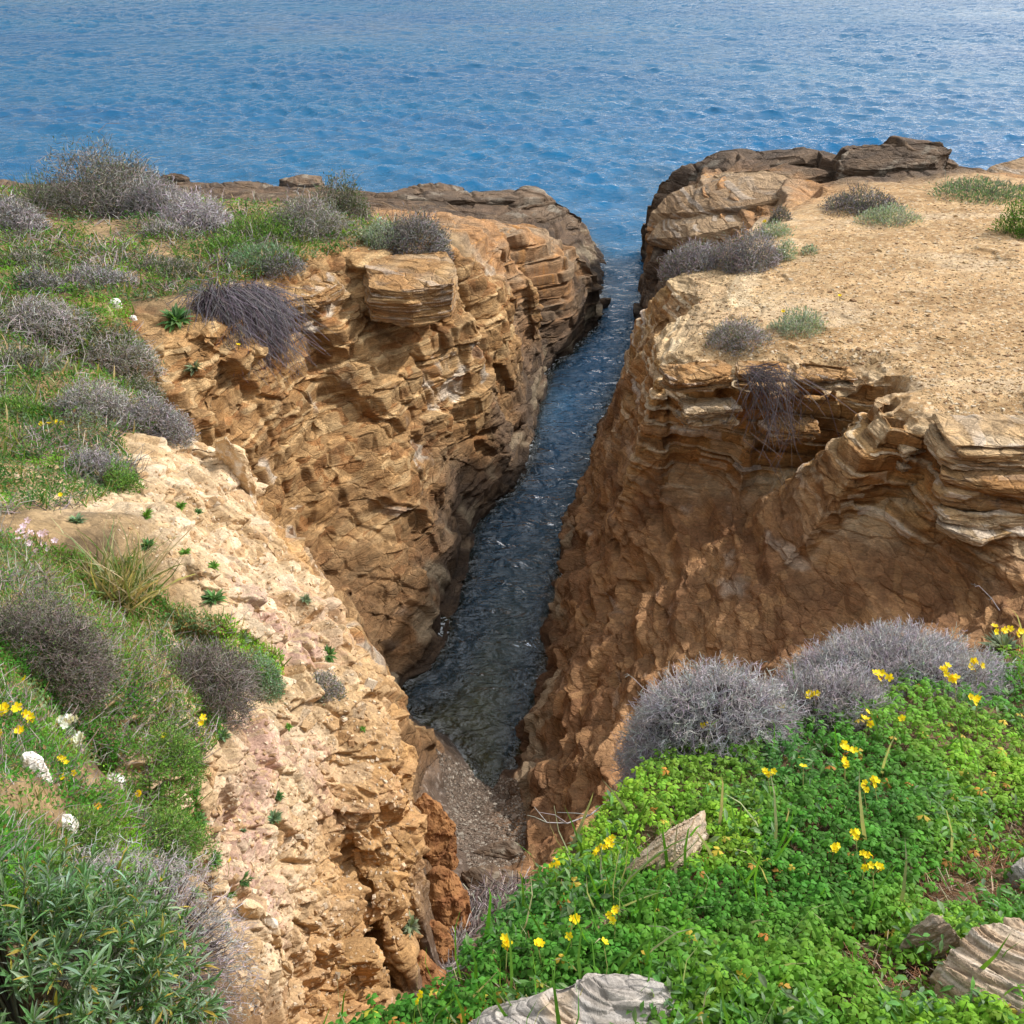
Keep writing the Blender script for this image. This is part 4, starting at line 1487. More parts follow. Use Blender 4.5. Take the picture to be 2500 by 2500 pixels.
dome('shrub', 'dark brown grey shrub above the pale twiggy mound near the left border', 'shrub', GS, 95, 705, 130, 60, 'darkgrey', 614)
dome('shrub', 'olive grey shrub on the slope edge left of the ochre cliff', 'shrub', GS, 285, 880, 180, 90, 'greygreen', 615)
dome('shrub', 'grey purple wiry shrub hanging at the slope edge over the pale scree', 'shrub', GS, 375, 1045, 150, 120, 'mauve_dark', 616)
dome('shrub', 'tangled grey twiggy shrub left of the one hanging over the pale scree', 'shrub', GS, 235, 1020, 200, 130, 'twiggy', 617)
dome('shrub', 'low dry grey twig mat below the tangled shrub, above the dark leafy rosette', 'shrub', GS, 215, 1150, 150, 65, 'mauve_dark', 618)
dome('leafy_plant', 'dense dark green leafy plant at the top edge of the pale scree', 'plant', None, 300, 1190, 90, 80, 'green', 619, lump=.1)
dome('shrub', 'yellow green leafy patch by the left border above the yellow daisies', 'shrub', GS, 45, 1010, 140, 55, 'green', 642)
dome('shrub', 'flat grey mauve shrub in the grass right of the dark brown grey shrub, mid plateau', 'shrub', GS, 230, 690, 150, 50, 'mauve_dark', 671)
dome('shrub', 'dark low scrub patch on the plateau between the bare earth and the hanging purple shrub', 'shrub', GS, 400, 665, 170, 45, 'darkgreen', 672)
dome('shrub', 'small brown twiggy patch close to the cliff edge left of the jutting block', 'shrub', GS, 690, 650, 120, 34, 'darkgrey', 673)
dome('shrub', 'dark green scrub patch at the left border above the earth patch of the plateau', 'shrub', GS, 60, 650, 150, 46, 'darkgreen', 674)
dome('shrub', 'grey scrub between the green patch and the pale mauve dome near the sea', 'shrub', GS, 400, 575, 120, 36, 'twiggy', 675)
dome('shrub', 'dark leafy scrub right of the tangled grey shrub, close to the slope edge', 'shrub', GS, 330, 960, 110, 55, 'darkgreen', 676)
dome('shrub', 'dark green scrub at the left border under the pale twiggy mound', 'shrub', GS, 60, 900, 150, 70, 'darkgreen', 677)
dome('heath_shrub', 'tall dark wiry shrub with bare blackish stems near the left border', 'shrub', None, 120, 1620, 260, 230, 'heath', 620)
dome('heath_shrub', 'dark wiry shrub with green shoots at the edge of the scree, mid slope', 'shrub', None, 480, 1690, 290, 130, 'heath', 621)
dome('leafy_plant', 'green leafy clump at the tip of the plant cover above the pink streaked scree', 'plant', None, 640, 1660, 110, 90, 'bluegreen', 622)
dome('shrub', 'small dry grey green shrub clinging to the ridge of the pale scree', 'shrub', None, 790, 1680, 95, 55, 'twiggy', 623)
dome('leafy_plant', 'bright green leafy clump with small yellow daisies below the dark wiry shrub', 'plant', None, 420, 1860, 150, 110, 'green', 624)
dome('leafy_plant', 'spreading green clump in the middle of the lower slope, beside pale stones', 'plant', None, 390, 2060, 200, 120, 'green', 625)
dome('leafy_plant', 'low olive green mat above the big leafy bush in the corner', 'plant', None, 180, 2040, 190, 70, 'green', 626)
dome('shrub', 'grey mauve shrub row slanting down the cliff edge beside the dark shaded rock', 'shrub', GR, 1700, 650, 170, 70, 'mauve_dark', 627)
dome('shrub', 'rounded grey mauve shrub on the gravel top with silvery growth at its right', 'shrub', GR, 1835, 650, 160, 100, 'mauve_dark', 628)
dome('silvery_plant', 'silvery green cushion behind the rounded grey mauve shrub', 'plant', GR, 1890, 575, 100, 34, 'silver', 629)
dome('silvery_plant', 'pale silvery cushion at the right foot of the rounded grey mauve shrub', 'plant', GR, 1915, 632, 62, 48, 'silver', 630)
dome('shrub', 'tiny dark tuft at the foot of the tan rock slab', 'shrub', GR, 1905, 540, 60, 34, 'darkgrey', 631)
dome('shrub', 'dark grey shrub beside the tan rock slab, far side of the gravel top', 'shrub', GR, 2105, 508, 150, 48, 'darkgrey', 632)
dome('silvery_plant', 'flat silvery green mat on the gravel in front of the dark grey shrub', 'plant', GR, 2175, 540, 150, 36, 'silver', 633)
dome('silvery_plant', 'silvery green tuft on the brink of the gravel top above the hanging root', 'plant', GR, 1955, 805, 145, 55, 'silver', 634)
dome('shrub', 'dry grey twig mat on the brink left of the silvery tuft', 'shrub', GR, 1800, 830, 170, 50, 'twiggy', 635)
dome('silvery_plant', 'dark and silvery plant strip along the far edge of the gravel top', 'plant', GR, 2400, 470, 240, 26, 'bluegreen', 636)
dome('shrub', 'dark green bush cut by the right border on the gravel top', 'bush', GR, 2500, 570, 110, 95, 'green', 637)
dome('silvery_plant', 'tiny silvery tuft alone on the gravel right of the grey mauve shrub', 'plant', GR, 1975, 618, 44, 18, 'silver', 638)


def drape(name, label, cat, px0, py0, px1, py1, drop_px, n, colr, seed, group=None, spread=.5, z=None):
    """stems rooted along an edge that arch over and hang"""
    rg = np.random.default_rng(seed)
    a, _, r = hit(px0, py0)
    b, _, _ = hit(px1, py1)
    a, b = (np.array(a), np.array(b)) if z is None else (np.array(on_level(px0, py0, z)), np.array(on_level(px1, py1, z)))
    base = (a + b) / 2
    t = rg.random(n)
    p0 = a + (b - a) * t[:, None] + rg.normal(size=(n, 3)) * .06 - base
    L = drop_px * r / FPX * rg.uniform(.35, 1.05, n)
    out = norm(np.array([.35, -.85, .12]) + spread * rdir(n, rg))
    p1 = p0 + out * (.12 + L * .34)[:, None]
    p2 = p1 + norm(out * .7 + np.array([0, 0, -1.0]) + .7 * rdir(n, rg)) * (L * .4)[:, None]
    p3 = p2 + norm(np.array([.05, -.15, -1.0]) + .8 * rdir(n, rg)) * (L * .45)[:, None]
    rad = np.tile(np.array([1.0, 1.0, .9, .5]) * max(.0012, r * .00028), (n, 1))
    tb, lb = Bag(), Bag()
    tb.tubes(np.stack([p0, p1, p2, p3], 1), rad, tint(colr, n, rg, .35))
    s = rg.random((n, 1))
    q = p1 + (p3 - p1) * s
    lb.leaves(OVAL_V, OVAL_F, q, norm(p3 - p1 + .4 * rdir(n, rg)), rdir(n, rg), max(.02, r * .0032) * rg.uniform(.6, 1.2, n), tint(colr, n, rg, .4, (.10, .115, .07), .25), .5)
    root = thing(name, label, cat, base, group)
    link('stems', tb.mesh('stems', M_TWIG), root)
    link('foliage', lb.mesh('foliage', M_DRYLEAF), root)


drape('hanging_shrub', 'dark purple grey shrub hanging like a mane over the top of the ochre cliff', 'shrub', 500, 735, 650, 725, 190, 2200, (.17, .15, .165), 651, None, .62)
drape('hanging_shrub', 'thin dry uprooted branch hanging with its twigs down the layered rock face', 'branch', 1822, 916, 1846, 910, 235, 110, (.13, .11, .115), 652, None, .45, 5.12)


def spiny_cushion(label, px, py, z, w, h, n, seed, colr=(.43, .41, .41), depth=.8, name='spiny_cushion'):
    """dome of zigzag forked thorns"""
    rg = np.random.default_rng(seed)
    base = np.array(on_level(px, py, z))
    r = np.linalg.norm(base - CAMP)
    rx, hh = w * r / FPX * .5, h * r / FPX / math.cos(PITCH) * .9
    rad3 = np.array([rx, rx * depth, hh])
    tb, sb = Bag(), Bag()

    def surf(m):
        u = rdir(m, rg)
        u[:, 2] = np.abs(u[:, 2]) - .22
        u = norm(u)
        R = 1 + .30 * fbm(u * 2.4 + seed, 4, seed, .55)
        thin = fbm(u * 4.0 + seed, 3, seed + 9) > -.30 + .25 * rg.random(m)
        return u, np.where(thin, R, R * .86)
    seg = .016
    rad = .0009
    for share, start, reach in ((.55, .90, 1.0), (.45, .74, 1.0)):
        m = int(n * share)
        u, R = surf(m)
        p = u * rad3 * (R * rg.uniform(start - .06, start + .07, m))[:, None]
        nodes = [p]
        d = norm(u / rad3 * rx * .6 + .9 * rdir(m, rg))
        for k in range(4):
            d = norm(d + .85 * rdir(m, rg) + .25 * u)
            nodes.append(nodes[-1] + d * seg * rg.uniform(.7, 1.4, (m, 1)))
        c = tint(colr, m, rg, .28, (.47, .43, .44), .3)
        tb.tubes(np.stack(nodes, 1), np.tile(np.array([1.0, 1, .9, .8, .5]) * rad, (m, 1)), c)
        for k in (1, 2, 3):
            d2 = norm(nodes[k + 1] - nodes[k] + .02 * rdir(m, rg))
            d2 = norm(np.cross(d2, rdir(m, rg)) + .5 * d2 + .2 * u)
            e = nodes[k] + d2 * seg * rg.uniform(.8, 1.7, (m, 1))
            tb.tubes(np.stack([nodes[k], (nodes[k] + e) * .5 + .002 * rdir(m, rg), e], 1), np.tile(np.array([.9, .8, .45]) * rad, (m, 1)), c)
    m = n // 5
    u, R = surf(m)
    q = u * rad3 * (R * .86)[:, None]
    sb.tubes(np.stack([q * .08 + np.array([0, 0, -.03]), q * .55 + .02 * rdir(m, rg), q], 1), np.tile(np.array([2.2, 1.5, 1.0]) * .0014, (m, 1)), tint((.13, .11, .11), m, rg, .3))
    root = thing(name, label, 'shrub', base, 'spiny cushion shrubs on the near bank')
    link('thorns', tb.mesh('thorns', M_TWIG), root)
    link('stems', sb.mesh('stems', M_TWIG), root)


spiny_cushion('large rounded pale mauve spiny cushion, the leftmost, on the rim of the near bank', 1740, 1880, 8.60, 420, 265, 9000, 701)
spiny_cushion('wide pale mauve spiny cushion on the bank rim towards the right border', 2210, 1720, 8.50, 530, 118, 9500, 702)
spiny_cushion('thinner grey spiny cushion half covered by wood sorrel, between the two big ones', 2010, 1800, 8.66, 330, 150, 4600, 703, (.34, .315, .315))


def leafy_bush():
    rg = np.random.default_rng(711)
    base = np.array(on_level(60, 2560, 8.35))
    r = np.linalg.norm(base - CAMP)
    rx, hh = .50, .52
    rad3 = np.array([rx, rx * 1.05, hh])
    lb, tb = Bag(), Bag()
    m = 620
    u = rdir(m, rg)
    u[:, 2] = np.abs(u[:, 2]) - .1
    u = norm(u)
    R = 1 + .12 * fbm(u * 2.2 + 5, 3, 711)
    tip = u * rad3 * (R * rg.uniform(.72, 1.02, m))[:, None]
    q0 = tip * .25 + np.array([0, 0, -.05])
    tb.tubes(np.stack([q0, (q0 + tip) * .5 + .02 * rdir(m, rg), tip], 1), np.tile(np.array([2.6, 2.0, 1.2]) * .001, (m, 1)), tint((.24, .23, .17), m, rg, .3))
    for k in range(32):
        s = rg.uniform(-.11, .012, (m, 1))
        p = tip + u * s
        d = norm(u * .75 + 1.0 * rdir(m, rg) + np.array([0, 0, .25]))
        c = tint((.105, .215, .075), m, rg, .35, (.24, .33, .23), .36)
        yel = rg.random(m) < .055
        c[yel] = tint((.40, .33, .06), yel.sum(), rg, .3)
        lb.leaves(LANCE_V, LANCE_F, p, d, u + np.array([0, 0, .6]) + .5 * rdir(m, rg), rg.uniform(.028, .066, m), c, rg.uniform(.36, .66, m))
    root = thing('leafy_bush', 'big leafy green bush with lance shaped leaves filling the lower left corner', 'bush', base)
    link('foliage', lb.mesh('foliage', M_LEAF), root)
    link('stems', tb.mesh('stems', M_TWIG), root)


leafy_bush()
spiny_cushion('dry grey thorny shrub growing round the edge of the big leafy bush in the corner', 330, 2400, 7.9, 470, 330, 2600, 712, (.30, .27, .25), 1.0, 'thorny_shrub')


# leafy rosettes: one model, copied
def rosette_parts(seed, colr, n=64):
    rg = np.random.default_rng(seed)
    b = Bag()
    a = rg.random(n) * 2 * math.pi
    el = rg.uniform(.05, 1.1, n)
    d = np.stack([np.cos(a) * np.cos(el), np.sin(a) * np.cos(el), np.sin(el)], 1)
    b.leaves(LANCE_V, LANCE_F, d * .05, d, np.tile([0, 0, 1.0], (n, 1)) + .2 * rdir(n, rg), rg.uniform(.35, 1.1, n), tint(colr, n, rg, .45), rg.uniform(.5, 1.1, n))
    m = 40
    a = rg.random(m) * 2 * math.pi
    d = np.stack([np.cos(a), np.sin(a), np.full(m, .9)], 1)
    b.leaves(OVAL_V, OVAL_F, d * .15 + .22 * rdir(m, rg) * np.array([1, 1, .3]), norm(d + .6 * rdir(m, rg)), rdir(m, rg), rg.uniform(.2, .45, m), tint(colr, m, rg, .3), .8)
    return b.mesh('leaves', M_LEAF)


ROS = [rosette_parts(721, (.095, .20, .065)), rosette_parts(722, (.16, .25, .14)), rosette_parts(723, (.14, .30, .045)), rosette_parts(724, (.20, .25, .15), 80)]
ROSETTES = [  # photo x, y, width in photo px, kind, label
    (430, 785, 110, 0, 'large dark green rosette plant left of the hanging purple shrub'),
    (475, 900, 60, 3, 'grey green tuft in a hollow of the ochre cliff below the hanging shrub'),
    (188, 1275, 60, 1, 'grey green rosette growing on the pale ledge near the pink flowers'),
    (362, 1335, 62, 0, 'dark green rosette in the scree above the dry grass tuft'),
    (355, 1262, 60, 2, 'bright green tuft right of the pale ledge on the scree'),
    (450, 1352, 46, 2, 'yellow green tuft between pale blocks of the upper scree'),
    (440, 1235, 40, 2, 'small reddish green tuft high on the scree'),
    (482, 1252, 36, 0, 'small dark tuft right of the reddish green one high on the scree'),
    (522, 1385, 44, 2, 'small green tuft under a pale block, mid scree'),
    (522, 1465, 78, 0, 'dense dark green rosette at the right edge of the grass tuft slope'),
    (585, 1565, 62, 3, 'spiky grey green plant on the scree beside the dark wiry shrub'),
    (745, 1465, 40, 3, 'faint grey tuft near the scree ridge, highest on the ridge'),
    (800, 1600, 60, 0, 'dark green tuft clinging just under the scree ridge'),
    (705, 1775, 26, 2, 'tiny green shoot on the pink streaked scree'),
    (885, 1780, 24, 2, 'tiny green shoot close to the ridge of the lower scree'),
    (545, 1800, 62, 1, 'blue green leafy plant under the yellow daisies at the scree edge'),
    (678, 1945, 44, 0, 'small green rosette on the scree, upper one of two near each other'),
    (668, 2000, 60, 1, 'pale grey green rosette on the scree, lower one of two near each other'),
    (595, 2030, 26, 1, 'tiny grey rosette left of the two scree rosettes'),
    (485, 2005, 56, 0, 'green rosette at the edge between plants and scree, beside pale stones'),
    (470, 2055, 62, 2, 'bright green rosette below the edge rosette, above a white stone'),
    (415, 2150, 66, 1, 'pale green rosette right of the corner bush, uppermost of three'),
    (412, 2195, 56, 1, 'pale green rosette right of the corner bush, below another one'),
    (472, 2185, 64, 2, 'bright green leafy tuft right of the pale rosettes by the corner bush'),
    (590, 2150, 66, 0, 'dark narrow leafy plant with a yellow daisy on the scree'),
    (520, 2100, 56, 0, 'dull green tuft above the white stone by the corner bush'),
    (565, 2180, 34, 2, 'little green tuft above the white crusted block'),
    (550, 2265, 34, 2, 'little green tuft in the crack left of the white crusted block'),
    (485, 2275, 40, 0, 'small dark tuft low down between corner bush and scree blocks'),
    (1415, 2060, 70, 3, 'grey green feathery plant on the rim of the near bank'),
    (1050, 2480, 90, 1, 'pale grey green leafy plant at the bottom border beside the gully'),
    (1500, 2190, 110, 2, 'long leaved bright green weed below the weathered grey wedge of rock'),
    (1000, 2262, 70, 3, 'spiny thistle like leaf sticking out over the gully from the near bank'),
    (2450, 1590, 120, 3, 'grey green feathery plant at the right border above the wood sorrel'),
    (2330, 2390, 60, 2, 'small green seedling in the bare earth beside the big banded stone'),
    (340, 2095, 56, 2, 'green rosette in the middle of the lower slope clump'),
    (255, 1890, 60, 2, 'bright green leafy weed with white umbels near the white quartz'),
    (150, 1790, 66, 0, 'dark green weed below the yellow flowers at the left border'),
]
for px, py, w, kd, lab in ROSETTES:
    p, nn, r = hit(px, py)
    if p is None:
        continue
    root = thing('rosette_plant', lab, 'plant', p, 'small leafy plants on slope and scree')
    root.scale = [w * r / FPX * k_ for k_ in (.40, .47, .36)]
    up = (Vector(nn) * .8 + Vector((0, 0, 1.0))).normalized()
    root.rotation_euler = (up.to_track_quat('Z', 'Y') @ Matrix.Rotation(px * .7, 3, 'Z').to_quaternion()).to_euler()
    link('leaves', ROS[kd], root)


def grass_tuft(label, px, py, h_px, n, colr, alt, share, seed, spread=.6):
    rg = np.random.default_rng(seed)
    p, nn, r = hit(px, py)
    L = h_px * r / FPX
    b = Bag()
    d = norm(np.array([.15, -.1, .9]) + spread * rdir(n, rg))
    b.leaves(BLADE_V, BLADE_F, rg.normal(size=(n, 3)) * np.array([.05, .05, .01]) * L * 3, d, rdir(n, rg), L * rg.uniform(.5, 1.2, n), tint(colr, n, rg, .3, alt, share), rg.uniform(.4, .85, n))
    root = thing('grass_tuft', label, 'grass tuft', p)
    link('blades', b.mesh('blades', M_LEAF), root)


grass_tuft('straw coloured dry grass tuft with long curling blades above the slope plants', 290, 1470, 190, 260, (.42, .37, .22), (.17, .24, .09), .4, 731, .75)
grass_tuft('upright green grass tuft by the left foot of the largest shrub at the sea', 85, 500, 70, 70, (.12, .20, .09), (.2, .22, .1), .3, 732)
grass_tuft('dark green grass tuft in front of the largest shrub at the sea', 245, 495, 60, 70, (.08, .15, .06), (.2, .22, .1), .3, 733)
grass_tuft('tall pale green grass tuft with seed heads below the grey wedge of rock', 1520, 2230, 230, 34, (.13, .27, .05), (.33, .36, .22), .35, 734, .35)
grass_tuft('thin grass tuft at the bottom border on the lip of the gully', 1290, 2420, 160, 26, (.11, .24, .04), (.3, .3, .16), .3, 735, .4)


PETAL_V = np.array([[0, 0, 0], [-.27, .55, .03], [-.24, .92, .0], [0, 1.03, -.05], [.24, .92, .0], [.27, .55, .03], [0, .6, -.04]], float)
PETAL_F = np.array([[0, 6, 1], [1, 6, 2], [2, 6, 3], [3, 6, 4], [4, 6, 5], [5, 6, 0]])


def flower_head(name, label, px, py, w, seed, colr, petals=5, florets=4, stem_px=90, group=None, cat='flower', alt=None, z=None, leafy=False):
    """a stalk carrying a few open flowers"""
    rg = np.random.default_rng(seed)
    p, nn, r = hit(px, py + stem_px)
    if p is None:
        return
    d_eye = ray(px, py).normalized()
    k = (Vector(p) - EYE).dot(d_eye) - .02
    head = EYE + d_eye * k                       # flower stands this much above the foot
    foot = Vector(p)
    up = head - foot
    s = w * r / FPX
    fb, sb = Bag(), Bag()
    for j in range(florets):
        o = Vector(rg.normal(size=3) * np.array([.33, .33, .15]) * s) if florets > 1 else Vector((0, 0, 0))
        ax = (Vector((rg.normal() * .5, -.45 + rg.normal() * .4, .8))).normalized()
        q = ax.to_track_quat('Z', 'Y').to_matrix()
        fs = s * (.34 if florets > 1 else .5)
        for t in range(petals):
            a = 2 * math.pi * t / petals + rg.random() * .2
            d = q @ Vector((math.cos(a), math.sin(a), .45))
            c = np.tile(np.asarray(colr) * rg.uniform(.85, 1.1), (1, 1))
            fb.leaves(PETAL_V * np.array([1.25, 1, 1]), PETAL_F, np.array([(up + o)[:]]), np.array([d[:]]), np.array([ax[:]]), fs, c, rg.uniform(.9, 1.1) * min(1.0, 6 / petals + .1))
        fb.leaves(OVAL_V, OVAL_F, np.array([(up + o - ax * fs * .1)[:]] * 3), np.array([(q @ Vector((math.cos(b), math.sin(b), 1.6)))[:] for b in (0, 2.1, 4.2)]), np.array([ax[:]] * 3), fs * .35, np.tile(alt or (.75, .42, .02), (3, 1)), 1)
        top = up + o
        sb.tubes(np.array([[(up * .86)[:], (up * .93 + o * .4)[:], top[:]]]), np.full((1, 3), .0008 * max(1, r / 3)), np.tile((.20, .16, .05), (1, 1)))
    if florets > 2:
        m = 3
        fb.leaves(OVAL_V, OVAL_F, np.tile((up * .97)[:], (m, 1)) + rg.normal(size=(m, 3)) * s * .25, rdir(m, rg), rdir(m, rg), s * .28, np.tile((.55, .20, .03), (m, 1)), .7)
    side = Vector((rg.normal() * .05, rg.normal() * .05, 0)) * up.length
    sb.tubes(np.array([[(0, 0, 0), (up * .5 + side)[:], (up * .88)[:]]]), np.full((1, 3), .0011 * max(1, r / 3)), np.tile((.19, .20, .06), (1, 1)))
    root = thing(name, label, cat, foot, group)
    link('petals', fb.mesh('petals', M_PETAL), root)
    link('stem', sb.mesh('stem', M_TWIG), root)


YEL = (.92, .74, .02)
GF = 'yellow flowers on the near bank'
NEAR_FLOWERS = [
    (2445, 1540, 34, 'yellow flower head against the grey plant at the right border, left one of two'),
    (2492, 1545, 34, 'yellow flower head against the grey plant, right at the border'),
    (2310, 1640, 34, 'yellow flower head in front of the wide mauve cushion, left of a close pair'),
    (2330, 1655, 40, 'open yellow flower head in front of the wide mauve cushion, right of a close pair'),
    (2382, 1628, 36, 'yellow flower head on the right end of the wide mauve cushion'),
    (2385, 1703, 34, 'yellow flower head in the wood sorrel below the right end of the wide cushion'),
    (2152, 1652, 42, 'broad yellow flower head at the left end of the wide mauve cushion'),
    (2115, 1752, 38, 'yellow flower head leaning left over the thinner grey cushion'),
    (2203, 1755, 26, 'pale cream yellow flower right of the leaning flower head'),
    (1988, 1700, 34, 'yellow flower head in the dip between the mauve cushions'),
    (1950, 1638, 22, 'small yellow flower poking over the saddle between the mauve cushions'),
    (1898, 1717, 36, 'yellow flower head at the right end of the large rounded cushion'),
    (1735, 1772, 34, 'yellow flower head on a tall stalk at the lower edge of the large rounded cushion'),
    (2062, 1828, 42, 'big double yellow flower head under the thinner grey cushion, upper one'),
    (2064, 1857, 32, 'yellow flower head directly under the big double one'),
    (1961, 1872, 26, 'pale yellow flower in dark wood sorrel left of the double heads'),
    (1875, 1886, 32, 'single yellow flower head in dark wood sorrel right of the lime green slope'),
    (2108, 1915, 28, 'left flower of the side by side yellow pair in the middle of the bank'),
    (2136, 1910, 36, 'right flower of the side by side yellow pair in the middle of the bank'),
    (2090, 2030, 32, 'flat yellow flower alone above the three lower flowers of the bank'),
    (2033, 2072, 32, 'left yellow flower of three on long stalks, lower middle of the bank'),
    (2110, 2092, 34, 'middle yellow flower of three on long stalks, lower middle of the bank'),
    (2131, 2120, 36, 'lowest yellow flower of three, turned sideways, lower middle of the bank'),
    (1488, 2060, 36, 'right flower of the two yellow ones on the rim above the gully'),
    (1463, 2073, 28, 'left flower of the two yellow ones on the rim above the gully'),
    (1360, 2112, 30, 'yellow flower standing alone at the rim over the red brown earth'),
    (1502, 2228, 36, 'yellow flower below the weathered wedge of rock, near a brown stone'),
    (1393, 2256, 40, 'big six petalled yellow flower left of the brown stone'),
    (1238, 2300, 44, 'dense yellow flower head nearest the gully on the near bank'),
    (1315, 2302, 40, 'dense yellow flower head second from the gully on the near bank'),
    (1475, 2300, 30, 'thin petalled yellow daisy under the brown stone'),
    (1028, 2428, 26, 'upper yellow daisy on the lip of the gully at the bottom border'),
    (1020, 2446, 20, 'lower yellow daisy on the lip of the gully at the bottom border'),
]
for k, (px, py, w, lab) in enumerate(NEAR_FLOWERS):
    flower_head('yellow_flower', lab, px, py, w * .74, 800 + k, YEL, 5, 1 if 'daisy' in lab or w < 28 else 4, 125 if py > 1780 else 90, GF)
LEFT_FLOWERS = [
    (60, 1660, 26, 'lone yellow flower head below the dark wiry shrub at the left border'),
    (28, 1722, 42, 'uppermost of the cluster of yellow flower heads at the left border'),
    (18, 1740, 30, 'yellow flower head under the uppermost one at the left border'),
    (78, 1752, 38, 'right flower head of the yellow cluster at the left border'),
    (48, 1782, 38, 'lowest flower head of the yellow cluster at the left border'),
    (5, 1788, 26, 'yellow flower head cut by the left border under the cluster'),
    (155, 1857, 28, 'upper yellow flower head right of the white quartz'),
    (160, 1893, 28, 'lower yellow flower head right of the white quartz'),
    (340, 1937, 22, 'yellow daisy in the spreading green clump of the lower slope'),
    (237, 1970, 24, 'yellow orange flower head left of the spreading green clump'),
    (12, 2036, 24, 'yellow flower above the corner bush at the left border'),
    (398, 1795, 20, 'yellow daisy on the bright green clump mid slope, left one'),
    (495, 1752, 24, 'upper yellow daisy at the scree edge beside the dark wiry shrub'),
    (490, 1764, 20, 'lower yellow daisy at the scree edge beside the dark wiry shrub'),
    (556, 2096, 18, 'yellow daisy on the dark narrow plant of the scree, upper one'),
    (604, 2144, 14, 'small orange bud right of the dark narrow plant of the scree'),
    (382, 2092, 14, 'orange daisy above the pale rosettes by the corner bush, upper one'),
    (382, 2122, 14, 'orange daisy above the pale rosettes by the corner bush, lower one'),
    (100, 1036, 18, 'left flower of the row of yellow daisies on the upper slope'),
    (120, 1034, 18, 'second flower of the row of yellow daisies on the upper slope'),
    (138, 1031, 18, 'third flower of the row of yellow daisies on the upper slope'),
    (152, 1033, 16, 'right flower of the row of yellow daisies on the upper slope'),
    (148, 1208, 14, 'single yellow flower above the pale ledge of the scree'),
    (582, 842, 14, 'single yellow flower at the bottom of the hanging purple shrub'),
    (2050, 722, 12, 'tiny yellow flower alone on the gravel top'),
    (1912, 760, 12, 'tiny yellow flower on the silvery tuft above the hanging root'),
    (1867, 541, 12, 'tiny yellow flower behind the rounded grey mauve shrub'),
]
for k, (px, py, w, lab) in enumerate(LEFT_FLOWERS):
    flower_head('yellow_flower', lab, px, py, w * .8, 860 + k, YEL if 'orange' not in lab else (.85, .45, .02), 5 if w > 22 else 8, 3 if w > 27 else 1, 45 if py > 1200 else 12, 'yellow flowers on the left slope')
PALE = [(62, 1282), (84, 1296), (50, 1300), (100, 1305), (118, 1298), (74, 1314), (92, 1326), (112, 1322), (64, 1328), (40, 1316), (122, 1334), (86, 1340)]
for k, (px, py) in enumerate(PALE):
    flower_head('pink_flower', 'pale pink flower of the dense cluster on the ledge near the left border', px, py, 24, 900 + k, (.78, .62, .74), 5, 2, 16, 'pale pink flower cluster', alt=(.45, .25, .32))
for k, (px, py, lab) in enumerate([(140, 1766, 'white umbel flower right of the yellow cluster, left one of two'), (170, 1756, 'white umbel flower right of the yellow cluster, right one of two'), (185, 1808, 'white umbel flower above the white quartz')]):
    flower_head('white_flower', lab, px, py, 27, 930 + k, (.75, .78, .70), 5, 7, 40, 'white umbel flowers', alt=(.5, .55, .3))


# ------------------------------------------------------------------ stones and boulders
M_STONE = rock_material('weathered_stone', 0.0, .88, .6, 4.0, False)


